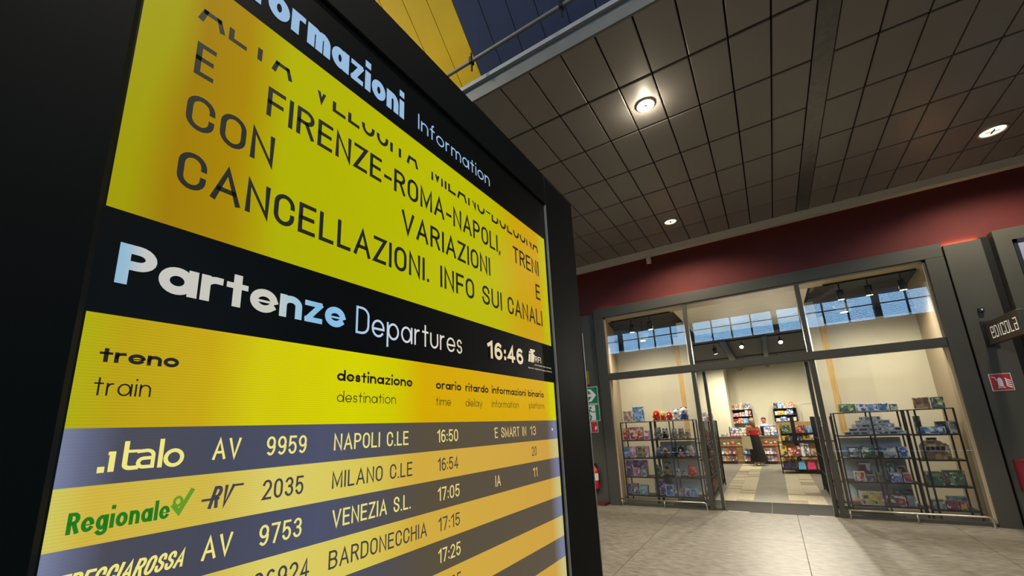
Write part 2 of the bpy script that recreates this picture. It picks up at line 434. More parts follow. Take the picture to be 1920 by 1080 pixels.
# pipe on brackets above the edge beam
pp = thing('service_pipe', 'grey service pipe on clamps in front of the yellow and navy roof panels', 'pipe', (-1.5, 3.1, 5.5))
part('pipe', MB().tube([(-6, 3.1, 5.592), (6, 3.1, 5.592)], .020, 10), M_beam, pp, True)
for px, py in [(884, 112), (1052, 8)]:
    x = at(px, py, 1, 3.1)[0]
    part('pipe_clamp', MB().box(x - .016, x + .016, 3.07, 3.13, 5.555, 5.63).box(x - .006, x + .006, 3.09, 3.11, 5.46, 5.70), M_black, pp)

# ------------------------------------------------------------------ high sloping roof beyond the edge beam
ru = sempty('ceiling_upper')
M_yel = mat('yellow roof panel', (238, 186, 0), rough=.5, noise=.04, nscale=3)
M_navy = mat('navy roof panel', (46, 52, 78), rough=.5, noise=.05, nscale=3)
sl = .729 / .684
def slope_z(y): return 5.45 + (3.55 - y) * sl
mb = MB().add([(-10.2, 3.6, slope_z(3.6) + .06), (10.2, 3.6, slope_z(3.6) + .06), (10.2, -.6, slope_z(-.6) + .06), (-10.2, -.6, slope_z(-.6) + .06)], [(0, 1, 2, 3)])
part('roof_backing', mb, M_void, ru)
meshes = {}
for i in range(-27, 43):
    x0 = -2.27 + .2815 * i
    col = M_yel if -8 <= i < 0 or i < -16 else M_navy
    if col.name not in meshes:
        a, b = .004, .2775; z0, z1 = slope_z(3.6) - 5.45, slope_z(-.6) - 5.45
        v = [(a, 3.6, z0), (b, 3.6, z0), (b, -.6, z1), (a, -.6, z1), (a, 3.6, z0 + .03), (b, 3.6, z0 + .03), (b, -.6, z1 + .03), (a, -.6, z1 + .03)]
        f = [(0, 3, 2, 1), (0, 1, 5, 4), (1, 2, 6, 5), (2, 3, 7, 6), (3, 0, 4, 7)]
        meshes[col.name] = to_mesh('roof_panel', MB().add(v, [q[::-1] for q in f]), col)
    link('roof_panel', meshes[col.name], ru, (x0, 0, 5.45))
part('flat_roof', MB().box(-10.2, 10.2, -6.4, -.6, slope_z(-.6), slope_z(-.6) + .1), M_navy, ru)

# ------------------------------------------------------------------ opposite hall wall with its clerestory windows (seen mirrored in the shop glass)
YW = 2 * D - 24.0
wb = sempty('wall_south')
M_hallwall = mat('hall wall plaster', (120, 112, 104), rough=.8)
part('lower_wall', MB().box(-14, 14, YW - .2, YW, 0, 5.65), M_hallwall, wb)
part('upper_wall', MB().box(-14, 14, YW - .2, YW, 6.80, 10.1), M_hallwall, wb)
M_blind = mat('pale blind slat', (205, 208, 212), rough=.6)
n = 0
for k in range(-4, 5):
    xa = .77 + 3.87 * k
    part('window_post', MB().box(xa - .12, xa + .12, YW - .2, YW + .05, 5.65, 6.80), M_hallwall, wb)
    wn = sempty('window_%d' % (10 + k + 4))
    f_ = MB().box(xa + .12, xa + 3.75, YW - .1, YW - .06, 6.33, 6.37)
    part('transom_bar', f_, M_frame, wn)
    for q in range(1, 4):
        x = xa + .12 + q * 3.63 / 4
        part('mullion', MB().box(x - .035, x + .035, YW - .12, YW - .05, 5.65, 6.80), M_frame, wn)
    sm = MB()
    for z in np.arange(5.68, 6.79, .055):
        sm.box(xa + .12, xa + 3.75, YW - .19, YW - .16, z, z + .014)
    so = part('blind_slats', sm, M_blind, wn); so['kind'] = 'stuff'
struct('trim_5', MB().box(-14, 14, YW, YW + .06, 5.55, 5.65), M_white)
struct('trim_6', MB().box(-14, 14, YW, YW + .05, 7.12, 7.17), M_white)

# ------------------------------------------------------------------ facade wall
wn_ = sempty('wall_north')
part('red_fascia', MB().box(-8, 8, D + .08, D + .30, 4.0, 5.60), M_red, wn_)
part('end_panel', MB().box(-8, -4.4, D + .0, D + .2, 0, 4.08), M_grey, wn_)
part('side_panel', MB().box(-4.39, -3.13, D + .0, D + .2, 0, 4.08, bev=.004), M_grey, wn_)
part('groove', MB().box(-3.13, -3.105, D + .03, D + .2, 0, 4.08), M_groove, wn_)
part('groove', MB().box(2.605, 2.645, D + .04, D + .2, 0, 4.0), M_groove, wn_)
part('side_panel', MB().box(2.645, 3.06, D + .0, D + .2, 0, 4.12, bev=.004), M_grey, wn_)
part('groove', MB().box(3.06, 3.16, D + .06, D + .2, 0, 4.15), M_groove, wn_)
part('side_panel', MB().box(3.16, 5.2, D - .08, D + .2, 0, 4.18, bev=.004), M_grey, wn_)
part('end_panel', MB().box(5.22, 8, D + .0, D + .2, 0, 4.12), M_grey, wn_)
struct('wall_west_light_block', MB().box(-10.2, -10, -6.4, 3.4, 0, 10.1), M_hallwall)  # unseen wall, added to keep blue sky light out of the hall
struct('wall_east_light_block', MB().box(10, 10.2, -6.4, 3.4, 0, 10.1), M_hallwall)  # east counterpart, likewise added against the blue sky light
struct('wall_west', MB().box(-8.4, -8.2, 3.3, 9, 0, 5.4), M_grey)
struct('wall_east', MB().box(8.0, 8.2, 3.3, 9, 0, 5.4), M_grey)

# ------------------------------------------------------------------ shop front frame, panes and doors
XL, XR_ = -2.885, 2.39
sf = sempty('window_1')
part('header', MB().box(-3.10, 2.605, D - .07, D + .12, 3.935, 4.15, bev=.004), M_frame, sf)
part('jamb', MB().box(-3.105, XL, D - .07, D + .12, 0, 3.935, bev=.004), M_frame, sf)
part('jamb', MB().box(XR_, 2.605, D - .07, D + .12, 0, 3.935, bev=.004), M_frame, sf)
part('reveal', MB().box(XL, XL + .035, D - .02, D + .12, 0, 3.935), M_beige, sf)
part('reveal', MB().box(XR_ - .035, XR_, D - .02, D + .12, 0, 3.935), M_beige, sf)
part('reveal', MB().box(XL, XR_, D - .02, D + .12, 3.905, 3.935), M_beige, sf)
part('transom', MB().box(XL, XR_, D - .05, D + .10, 2.545, 2.685, bev=.004), M_frame, sf)
for x in (-1.20, .70):
    part('mullion', MB().box(x - .035, x + .035, D - .04, D + .08, 2.685, 3.905, bev=.003), M_frame, sf)
    part('mullion', MB().box(x - .035, x + .035, D - .04, D + .08, 0, 2.545, bev=.003), M_frame, sf)
part('sill', MB().box(XL, -1.235, D - .03, D + .05, 0, .045), M_frame, sf)
part('sill', MB().box(.735, XR_, D - .03, D + .05, 0, .045), M_frame, sf)
for x0, x1, z0, z1 in [(XL + .035, -1.235, 2.685, 3.905), (-1.165, .665, 2.685, 3.905), (.735, XR_ - .035, 2.685, 3.905), (XL + .035, -1.235, .045, 2.545), (.735, XR_ - .035, .045, 2.545)]:
    part('glass_pane', MB().add([(x0, D, z0), (x1, D, z0), (x1, D, z1), (x0, D, z1)], [(0, 1, 2, 3)]), M_glass, sf)
for nm, xa, s in (('door_1', -1.035, -1), ('door_2', .625, 1)):
    d = sempty(nm)
    part('stile', MB().box(xa - .026, xa + .026, D + .13, D + .19, .01, 2.545, bev=.004), M_frame, d)
    part('edge_seal', MB().box(xa - s * .026, xa - s * .034, D + .145, D + .175, .01, 2.545), M_steel, d)
    part('bottom_rail', MB().box(xa, xa + s * .85, D + .145, D + .175, .01, .05), M_steel, d)
    part('glass_pane', MB().add([(xa, D + .16, .05), (xa + s * .85, D + .16, .05), (xa + s * .85, D + .16, 2.545), (xa, D + .16, 2.545)], [(0, 1, 2, 3)]), M_glass, d)
struct('trim_7', MB().box(-.95, -.62, D - .02, D + .01, 0, .006).box(.25, .58, D - .02, D + .01, 0, .006), M_white)

# LED strips lying on the header and side panel ledge wash the red fascia from below
for x0, x1, st, lab in [(-1.6, -.9, 9, 'warm LED strip on the ledge above the left window pane'), (2.66, 3.04, 40, 'warm LED strip on the ledge above the right hand wall panel'), (-3.06, -2.6, 5, 'warm LED strip on the ledge over the left jamb')]:
    zz = 4.15 if x0 < 2 else 4.12
    m = mat('led %g' % st, (255, 190, 130), emit=st)
    solo('led_strip', lab, 'light', MB().box(x0, x1, D + .045, D + .065, zz + .001, zz + .010), m)

# ------------------------------------------------------------------ shop interior shell
sfl = sempty('floor_shop')
part('floor_bed', MB().box(-5, 5, 8.9, 20.2, -.06, -.004), M_shopfloor, sfl)
for x0, x1 in ((-1.95, -.283), (-.277, 1.4)):
    part('entrance_tile', MB().box(x0, x1, 8.862, 9.93, -.03, .001), M_thresh, sfl)
for x in np.arange(-4.8, 4.6, .9):
    for y in np.arange(9.94, 20, .9):
        if x + .9 < -1.2 or (x > -1.3 and x + .9 <= .7) or x > .6:
            pass
        part('floor_tile', MB().box(x + .002, x + .898, y + .002, y + .898, -.03, .0), M_shopfloor, sfl)
pm = {}
for x0 in (-1.2, 0.0):
    yy = 9.94; r = 0
    while yy < 17.6:
        h = .2
        for c in range(2):
            k = random.choice((0, 0, 0, 1))
            part('floor_plank', MB().box(x0 + .3 * c + .002, x0 + .3 * c + .298, yy + .002, yy + h - .002, -.01, .002), (M_plankA, M_plankB)[k], sfl)
        yy += h; r += 1
struct('wall_shop_back', MB().box(-5, 5, 20, 20.2, 0, 4.1), M_cream)
struct('wall_shop_left', MB().box(-5, -1.41, 18.35, 20, 0, 4.1), M_cream)
struct('wall_shop_west', MB().add([(-2.95, D + .12, 0), (-3.22, 10.6, 0), (-3.22, 10.6, 4.1), (-2.95, D + .12, 4.1), (-3.05, D + .12, 0), (-3.32, 10.6, 0), (-3.32, 10.6, 4.1), (-3.05, D + .12, 4.1)], [(0, 1, 2, 3), (4, 7, 6, 5), (3, 2, 6, 7), (0, 4, 5, 1)]), M_beige)
struct('wall_shop_east', MB().add([(2.45, D + .12, 0), (2.56, 10.6, 0), (2.56, 10.6, 4.1), (2.45, D + .12, 4.1), (2.55, D + .12, 0), (2.66, 10.6, 0), (2.66, 10.6, 4.1), (2.55, D + .12, 4.1)], [(3, 2, 1, 0), (5, 6, 7, 4), (7, 6, 2, 3)]), M_beige)
struct('wall_shop_far_west', MB().box(-5.1, -5, 10.6, 20.2, 0, 4.1), M_cream)
struct('wall_shop_far_east', MB().box(5, 5.1, 10.6, 20.2, 0, 4.1), M_cream)
pw = sempty('wall_shop_partition_left')
part('partition', MB().box(-3.3, -1.775, 10.6, 10.72, 0, 3.40), M_cream, pw)
part('cap', MB().box(-3.3, -1.775, 10.57, 10.75, 3.40, 3.44), M_white, pw)
part('wood_post', MB().box(-1.775, -1.66, 10.55, 10.75, 0, 3.6), M_wood, pw)
part('column', MB().box(-1.66, -1.49, 10.5, 10.9, 0, 3.93), M_cream, pw)
pw = sempty('wall_shop_partition_right')
part('partition', MB().box(1.17, 2.66, 10.6, 10.72, 0, 3.40), M_cream, pw)
part('cap', MB().box(1.17, 2.66, 10.57, 10.75, 3.40, 3.44), M_white, pw)
part('wood_post', MB().box(1.06, 1.17, 10.55, 10.75, 0, 3.6), M_wood, pw)
part('column', MB().box(.90, 1.06, 10.5, 10.9, 0, 3.93), M_cream, pw)
sc_ = sempty('ceiling_shop')
part('soffit', MB().box(-3.1, 2.6, D + .12, 9.30, 3.93, 4.1), M_beige, sc_)
part('bulkhead', MB().box(-1.49, .90, 9.30, 12.5, 3.93, 4.1), M_cream, sc_)
part('dark_ceiling', MB().box(-5.1, 5.1, 12.5, 20.2, 3.78, 4.1), M_darkceil, sc_)
part('dark_ceiling', MB().box(-5.1, -1.49, 9.30, 12.5, 4.0, 4.1), M_darkceil, sc_)
part('dark_ceiling', MB().box(.90, 5.1, 9.30, 12.5, 4.0, 4.1), M_darkceil, sc_)
dm = MB()
# ducts under the dark ceiling
for i, (xa, r) in enumerate(((-.9, .10), (.1, .07))):
    solo('ceiling_duct', ('thick grey duct under the dark shop ceiling, left of two', 'thin grey duct under the dark shop ceiling, right of two')[i], 'duct',
         MB().tube([(xa, 12.6, 3.66), (xa, 19.9, 3.66)], r, 12), mat('duct grey', (96, 98, 104), rough=.5, metal=.4), None, True)
# ------------------------------------------------------------------ lamps of the hall ceiling
M_bulb = mat('lit lamp', (255, 236, 200), emit=38)
M_bulb2 = mat('lit lamp dim', (255, 240, 205), emit=5)
M_rim = mat('lamp rim', (190, 180, 165), rough=.4, metal=.5)
def spot(parent, loc, energy, col, ang, rot=(0, 0, 0), size=.05, blend=.6):
    l = bpy.data.lights.new('lamp_light', 'SPOT'); l.energy = energy; l.color = col; l.spot_size = math.radians(ang); l.spot_blend = blend; l.shadow_soft_size = size
    o = bpy.data.objects.new('lamp_light', l); C.objects.link(o); o.parent = parent
    o.location = Vector(loc) - wloc(parent); o.rotation_euler = rot
    return o
def downlight(x, y, r, label, energy, bulb):
    t = thing('ceiling_downlight', label, 'lamp', (x, y, ZC - .05), 'hall ceiling downlights')
    n = 32; ring = [(x + r * math.cos(2 * math.pi * k / n), y + r * math.sin(2 * math.pi * k / n)) for k in range(n)]
    m = MB(); vs = []; prof = [(1.0, -.003), (1.0, -.018), (.9, -.022), (.82, -.012), (.8, -.002)]
    for fx, dz in prof: vs += [(x + r * fx * math.cos(2 * math.pi * k / n), y + r * fx * math.sin(2 * math.pi * k / n), ZC + dz) for k in range(n)]
    fs = [(a * n + k, a * n + (k + 1) % n, (a + 1) * n + (k + 1) % n, (a + 1) * n + k) for a in range(len(prof) - 1) for k in range(n)]
    part('rim', m.add(vs, [f[::-1] for f in fs]), M_rim, t, True)
    part('diffuser', MB().disc((x, y, ZC - .006), r * .81, n=n), bulb, t)
    part('lamp_bracket', MB().box(x - r * .5, x + r * .5, y - .012, y + .012, ZC - .016, ZC - .008).box(x - .012, x + .012, y - r * .45, y + r * .45, ZC - .016, ZC - .008), M_rim, t)
    spot(t, (x, y, ZC - .03), energy, (1, .86, .66), 150, size=r * .8)
    if energy > 500:      # extra point light, added to put a glare halo on the panels round the lamp
        l = bpy.data.lights.new('halo_light', 'POINT'); l.energy = 12; l.color = (1, .84, .6); l.shadow_soft_size = .03
        o = bpy.data.objects.new('halo_light', l); C.objects.link(o); o.parent = t; o.location = (0, 0, -.05)
downlight(-.711, 4.48, .105, 'brightly glaring round downlight in the nearest ceiling row', 700, M_bulb)
downlight(-1.071, 7.732, .12, 'small round downlight near the red wall, above the left shop window', 360, M_bulb2)
downlight(3.089, 7.727, .15, 'round downlight with pale lens at the right, above the wall poster', 380, M_bulb2)

# out-of-view lamps added to brighten the floor, ceiling and yellow roof
for i, (x, y, e) in enumerate([(1.5, .4, 850), (5.5, .4, 350), (-5.5, .2, 2600)]):
    t = thing('added_fill_lamp', ('unseen bell shaped lamp added to brighten the hall, middle one', 'unseen bell shaped lamp added to brighten the hall, right one', 'unseen bell shaped lamp added to brighten the hall, left one')[i], 'lamp', (x, y, 7.6), 'added fill lamps in the tall hall')
    part('shade', MB().loft([(x, y, 7.6, .26, .26), (x, y, 7.72, .22, .22), (x, y, 7.86, .10, .10), (x, y, 7.95, .06, .06)], cap=False), M_rim, t, True)
    part('lens', MB().disc((x, y, 7.62), .24, 2, 24), M_bulb2, t)
    part('cord', MB().tube([(x, y, 7.94), (x, y, slope_z(max(y, -.6)) - .0)], .008, 6), M_beam, t)
    spot(t, (x, y, 7.58), e, (1, .90, .74), 166, size=.22)

# ------------------------------------------------------------------ information kiosk
KX = -.632; SX = -.640
M_kiosk = mat('kiosk black green steel', (7, 13, 15), rough=.6, spec=.10, noise=.05, nscale=6)
M_kedge = mat('kiosk edge highlight', (190, 188, 182), rough=.45, metal=.3)  # pale colour standing for the light caught along the kiosk's edges
M_off = mat('display black', (14, 17, 18), rough=.4, spec=.12)
kio = thing('information_kiosk', 'tall black train information kiosk with a yellow departures display', 'kiosk', (-.82, .74, 0))
YA, YB, ZT, ZB = -.15, 1.632, 2.604, .05
IA, IB, IT, IBt = .128, 1.358, 2.476, .80
part('cabinet', MB().box(-1.02, -.70, YA + .01, YB - .01, ZB, ZT - .01), M_kiosk, kio)
part('base_plinth', MB().box(-.98, -.68, YA + .08, YB - .08, 0, ZB), M_black, kio)
part('frame_side', MB().box(-.70, KX, YA, IA, ZB, ZT, bev=.006), M_kiosk, kio)
part('frame_side', MB().box(-.70, KX, IB, YB, ZB, ZT, bev=.006), M_kiosk, kio)
part('frame_top', MB().box(-.70, KX, IA, IB, IT, ZT, bev=.003), M_kiosk, kio)
part('frame_bottom', MB().box(-.70, KX, IA, IB, ZB, IBt, bev=.003), M_kiosk, kio)
part('edge_glint', MB().box(-.70, KX + .0012, YB - .0035, YB + .002, ZB, 2.0), M_kedge, kio)
part('inner_trim', MB().box(-.645, KX + .0004, IB - .003, IB - .0004, IBt, IT - .004), M_kedge, kio)
dis = part('display', MB().box(-.70, SX, IA, IB - .003, IBt, IT), M_off, kio)
Y0, Y1 = .1305, 1.337
ZY1t, ZY1b, ZY2t, ZR = 2.3205, 1.903, 1.7705, 1.640
RH = .0616
M_y1 = screen_mat('information yellow', [(0, (158, 154, 0)), (.022, (160, 154, 0)), (.05, (158, 124, 0)), (.10, (168, 134, 0)), (.155, (176, 176, 0)), (.5, (184, 186, 2)), (.70, (186, 182, 0)), (.82, (200, 160, 0)), (.93, (204, 156, 0)), (.962, (190, 184, 0))], 1.0, .03, 2.2)
M_y2 = screen_mat('column header yellow', [(0, (176, 170, 0)), (.025, (184, 160, 0)), (.10, (198, 166, 0)), (.16, (208, 198, 0)), (.3, (212, 208, 0)), (.38, (206, 200, 0)), (.45, (212, 168, 0)), (.93, (212, 164, 0)), (.968, (206, 202, 10))], 1.0, .015, 3.0, .12)
M_ry = screen_mat('row yellow', [(0, (206, 196, 90)), (.025, (206, 178, 62)), (.12, (206, 182, 70)), (.19, (218, 204, 104)), (.33, (214, 196, 84)), (.43, (208, 170, 64)), (.93, (204, 158, 66)), (.975, (200, 190, 126))], 1.0, .015, 4.0, .08)
M_rd = screen_mat('row dark', [(0, (118, 126, 154)), (.016, (98, 102, 126)), (.04, (74, 74, 84)), (.12, (70, 72, 86)), (.25, (78, 82, 106)), (.36, (80, 78, 82)), (.45, (88, 78, 62)), (.93, (90, 80, 66)), (.975, (120, 124, 150))], 1.0, .012, 4.0, .05)
def band(name, z0, z1, m, lab=None):
    return part(name, MB().box(SX, SX + .0006, Y0, Y1, z0, z1), m, dis, label=lab)
band('information_panel', ZY1b, ZY1t, M_y1)
band('column_header_panel', ZR, ZY2t, M_y2)
nrows = int((ZR - IBt) / RH)
for r in range(nrows):
    band('departure_row', ZR - (r + 1) * RH, ZR - r * RH, M_ry if r % 2 else M_rd)
M_tblk = mat('screen text dark', (8, 12, 8), rough=.5, emit=1.0, ecol=(16, 20, 6)); M_tblk.node_tree.nodes['Principled BSDF'].inputs['Base Color'].default_value = (0, 0, 0, 1)
M_tblk2 = mat('screen text black', (8, 8, 8), rough=.5, emit=1.0, ecol=(20, 14, 4)); M_tblk2.node_tree.nodes['Principled BSDF'].inputs['Base Color'].default_value = (0, 0, 0, 1)
M_tyel = screen_mat('screen text pale yellow', [(0, (240, 228, 130)), (.45, (232, 220, 130)), (.6, (226, 200, 130)), (1, (214, 172, 104))], 1.0, .02)
M_tgrey = screen_mat('screen text grey', [(0, (66, 64, 78)), (.5, (70, 66, 58)), (1, (96, 76, 44))], 1.0, .02)
M_tgreen = mat('screen text green', (0, 0, 0), emit=1.0, ecol=(28, 116, 22))
M_tgreen2 = mat('screen tick green', (0, 0, 0), emit=1.0, ecol=(96, 150, 30))
M_head = screen_mat('screen headline', [(0, (126, 176, 206)), (.022, (150, 186, 206)), (.034, (196, 196, 190)), (.17, (200, 198, 184)), (.20, (160, 196, 216)), (.235, (130, 186, 220)), (.28, (142, 190, 228)), (.33, (178, 202, 230)), (.45, (216, 217, 212)), (.6, (226, 206, 170)), (1, (230, 214, 180))], 1.0, .004)
M_head2 = screen_mat('screen title', [(0, (150, 182, 214)), (.6, (150, 186, 222)), (.78, (180, 198, 222)), (1, (226, 228, 236))], 1.0, .012)
def kp(px, py): q = at(px, py, 0, SX); return q[1], q[2]
def T(s, pl, pr, ptop, t, m, slant=0.0, space=.16, zb=None, cap=None, clip=None, y0=None, y1=None, name='lettering', depth=.0011):
    a = kp(*pl); b = kp(*pr); z = (a[1] + b[1]) / 2 if zb is None else zb
    c = kp(*ptop)[1] - z if cap is None else cap
    ya = a[0] if y0 is None else y0; yb = b[0] if y1 is None else y1
    m_ = MB()
    for q in text_quads(s, yb - ya - abs(slant) * c * .5, c, c * t, space, slant):
        if clip is not None:
            q = clip_below(q, clip * c)
            if len(q) < 3: continue
        m_.add([(SX + depth, ya + p[0], z + p[1]) for p in q], [tuple(range(len(q)))])
    o = part(name, m_, m, dis); return z, c, ya, yb
# title bar
T('Informazioni', (392, -60), (757, 220), (753, 181), .22, M_head2, space=.09, cap=.0675)
T('Information', (783.5, 241), (917.8, 350), (783.5, 213), .095, M_head2, space=.14)
# scrolling message, four justified lines
TW = .135
zz, cc, _, _ = T('E', (361.7, 138), (398.7, 155.6), (369.5, 76), TW, M_tblk)
lh = None
def line(words, zb, cap, **kw):
    for s, x0, x1, yy0, yy1 in words:
        T(s, (x0, yy0), (x1, yy1), (0, 0), TW, M_tblk, zb=zb, cap=cap, **kw)
z2 = (kp(361.7, 138)[1] + kp(1010, 517)[1]) / 2
z3 = (kp(466.7, 297.6)[1] + kp(918, 515)[1]) / 2
z4 = (kp(389, 369.5)[1] + kp(1016, 611.7)[1]) / 2
dz = (z2 - z4) / 2; z1 = z2 + dz; cap = cc
line([('ALTA', 371, 546.5, 39, 157.5), ('VELOCITA', 586, 783, 176, 310), ("MILANO-BOLOGNA", 808, 1008, 330, 468)], z1, cap, clip=.42, space=.13)
line([('FIRENZE-ROMA-NAPOLI,', 498, 938, 218, 474), ('TRENI', 962, 1010, 488, 517)], z2, cap, space=.15)
line([('CON', 344, 511, 237, 313), ('VARIAZIONI', 752, 919, 440, 515), ('E', 1005, 1013, 563, 566)], z3, cap, space=.15)
line([('CANCELLAZIONI.', 328, 804, 340, 527), ('INFO', 825, 889, 537, 560), ('SUI', 904, 941, 566, 580), ('CANALI', 952, 1017, 585, 612)], z4, cap, space=.15)
# departures bar
T('Partenze', (212.6, 531), (646, 616), (226.7, 454), .225, M_head, space=.07)
T('Departures', (666, 621.7), (866, 666), (670, 573.3), .085, M_head, space=.13)
T('16:46', (914, 671), (981, 684), (914, 637.5), .20, M_head, space=.16)
# railway emblem and small print beside the clock
ya, za = kp(990, 676); yb, zb_ = kp(1002, 658); m_ = MB()
def kq(m_, pts): m_.add([(SX + .0011, y, z) for y, z in pts], [tuple(range(len(pts)))])
w_, h_ = yb - ya, zb_ - za + .006; za -= .003
for q in [[(0, 0), (.28, 0), (.42, .62), (.14, .62)], [(.36, 0), (.62, 0), (.86, .95), (.5, .95)], [(.14, .68), (.5, .68), (.55, .8), (.16, .8)], [(.55, 0), (.78, .02), (.98, .62), (.72, .62)], [(.3, .84), (1, .84), (1.04, 1), (.36, 1)]]:
    kq(m_, [(ya + a * w_, za + b * h_) for a, b in q])
part('emblem', m_, M_head, dis)
T('RFI', (1003, 679), (1014, 681), (1003, 668), .16, M_head)
for (xa, ya_), (xb, yb_), nn in [((1002, 684), (1033, 692), 'RETE FERROVIARIA ITALIANA'), ((990, 690), (1034, 699), 'GRUPPO FERROVIE DELLO STATO')]:
    T(nn, (xa, ya_), (xb, yb_), (0, 0), .2, M_head, cap=.0042, space=.2, zb=kp(xb, yb_)[1])
# column headings
T('treno', (183.5, 678.4), (334, 689.6), (184.5, 650), .24, M_tblk2, space=.08)
T('train', (172, 741.7), (281, 744), (181, 705), .085, M_tblk2, space=.13)
def head(s1, s2, x0, x1, x2, yb1, yt1, yb2, yt2):
    T(s1, (x0, yb1), (x1, yb1), (x0, yt1), .21, M_tblk2, space=.09, zb=ZH1, cap=CH1)
    T(s2, (x0 if s2 != 'platform' else x0 + 1.5, yb2), (x2, yb2), (x0, yt2), .09, M_tblk2, space=.12, zb=ZH2, cap=CH1)
ZH1 = (kp(640, 716)[1] + kp(1010, 744)[1]) / 2; CH1 = (kp(645, 695)[1] - kp(640, 716)[1]) / 1.05
ZH2 = (kp(640, 755)[1] + kp(1010, 766)[1]) / 2
head('destinazione', 'destination', 630.7, 772.7, 741.7, 718, 0, 755, 0)
head('orario', 'time', 816.7, 864.3, 845, 731, 0, 760, 0)
head('ritardo', 'delay', 872.3, 915.3, 904, 736, 0, 762, 0)
head('informazioni', 'information', 921.7, 985.7, 972.2, 741, 0, 764, 0)
head('binario', 'platform', 990, 1019.3, 1020.4, 744, 0, 766, 0)
# departure rows
zc_ = kp(626.8, 813.4)[1] - kp(625.3, 844.6)[1]
RB = (kp(625.3, 844.6)[1] + kp(765, 834.2)[1]) / 2 - (ZR - RH)       # baseline above the row's lower edge
def row(i, items):
    zb = ZR - (i + 1) * RH + RB; m = M_tgrey if i % 2 else M_tyel
    for s, x0, x1, py, kw in items:
        a = dict(slant=0.0, t=.12, space=.16); a.update(kw)
        T(s, (x0, py), (x1, py), (0, 0), a['t'], a.get('m', m), zb=zb + a.get('dz', 0), cap=zc_ * a.get('ck', 1), slant=a['slant'], space=a['space'])
row(0, [('AV', 397, 449, 860, {}), ('9959', 498, 573, 853, {}), ('NAPOLI C.LE', 625.3, 765, 838, {}), ('16:50', 819.2, 858.4, 828, {}), ('E SMART IN', 927.5, 986.7, 820, {}), ('13', 994, 1004.5, 815, {})])
T('-', (925, 803), (928, 803), (0, 0), .05, M_tyel, zb=kp(925, 806)[1] - .008, cap=.024)
row(1, [('2035', 490.4, 567, 932, {}), ('MILANO C.LE', 621.8, 772.3, 905, {}), ('16:54', 820.4, 859, 882, {}), ('20', 997, 1006, 853, {})])
row(2, [('AV', 376.4, 432, 1048, {}), ('9753', 484, 563, 1020, {}), ('VENEZIA S.L.', 622, 769, 975, {}), ('17:05', 820.4, 861.4, 938, {}), ('IA', 928.5, 938.6, 910, {}), ('11', 999.4, 1007.4, 892, {})])
row(3, [('26924', 474, 578, 1085, {}), ('BARDONECCHIA', 615.8, 799.6, 1040, {}), ('17:15', 821.3, 862, 996, {})])
row(4, [('17:25', 821.3, 863.4, 1055, {})])
row(5, [('17:35', 822, 864.5, 1112, {})])
# operator names
zb = ZR - RH + RB
yi0, _ = kp(180, 878); yi1, _ = kp(343.4, 864)
m_ = MB(); cp = zc_ * 1.12; W = yi1 - yi0; zi = zb - .004
def st(pts, t, uo=0):
    for q in stroke_quads(pts, t): m_.add([(SX + .0011, yi0 + p[0], zi + p[1]) for p in q], [(0, 1, 2, 3)])
tt = cp * .15
st([(.045 * W, tt * .5), (.045 * W, tt * .6)], tt * 1.3)
st([(.15 * W, tt / 2), (.15 * W, cp * .62)], tt * 1.15); st([(.125 * W, cp * .64), (.16 * W, cp * .64)], tt * .8)
st([(.29 * W, cp * .98), (.29 * W, cp * .2)] + [(p[0] * W, p[1] * cp) for p in arc(.36, .2, .07, .13, 180, 270, 5)] + [(.42 * W, tt / 2)], tt)
st([(.29 * W, cp * .68), (.42 * W, cp * .68)], tt * .7)
st([(.44 * W, cp * .66), (.53 * W, cp * .68)] + [(p[0] * W, p[1] * cp) for p in arc(.53, .5, .08, .18, 90, 0, 5)] + [(.61 * W, tt / 2), (.5 * W, tt / 2)] + [(p[0] * W, p[1] * cp) for p in arc(.5, .235, .06, .16, 270, 90, 6)] + [(.61 * W, cp * .4)], tt * .85)
st([(.70 * W, cp * 1.02), (.70 * W, tt / 2)], tt)
st([(p[0] * W, p[1] * cp) for p in full(.87, .34, .105, .29)], tt * .95)
part('operator_name', m_, M_tyel, dis)
T('Regionale', (125, 981.8), (318, 954.7), (131, 957), .17, M_tgreen, space=.12, zb=ZR - 2 * RH + RB - .003, cap=zc_ * .78, name='operator_name')
yv0, _ = kp(325, 950); yv1, _ = kp(357, 940); zv = ZR - 2 * RH + RB; m_ = MB()
for q in stroke_quads([(0, .010), (.006, .002), (yv1 - yv0, .026)], .005): kq(m_, [(yv0 + p[0], zv + p[1]) for p in q])
for q in stroke_quads(full(.004, .015, .004, .005, 14), .003): kq(m_, [(yv0 + p[0], zv + p[1]) for p in q])
part('tick_mark', m_, M_tgreen2, dis)
zb = ZR - 2 * RH + RB; yr0, _ = kp(388, 950); yr1, _ = kp(440, 940); m_ = MB()
for q in text_quads('RV', yr1 - yr0 - .008, zc_, zc_ * .15, .1, .25): kq(m_, [(yr0 + p[0], zb + p[1]) for p in q])
for q in stroke_quads([(-.006, zc_ * .42), (.012, zc_ * .42)], .003): kq(m_, [(yr0 + p[0], zb + p[1]) for p in q])
for q in stroke_quads([(yr1 - yr0 - .004, zc_ * .94), (yr1 - yr0 + .008, zc_ * .94)], .003): kq(m_, [(yr0 + p[0], zb + p[1]) for p in q])
part('train_type', m_, M_tgrey, dis)
T('FRECCIAROSSA', (100, 1085), (347, 1047), (0, 0), .15, M_tyel, slant=.3, space=.1, zb=ZR - 3 * RH + RB, cap=zc_ * .72, name='operator_name')
# status dot at the right end of the first row
yd, zd = kp(1035, 805); part('status_dot', MB().disc((SX + .0011, yd, zd), .0042, 0, 16), mat('dot white', (0, 0, 0), emit=1, ecol=(240, 236, 214)), dis)
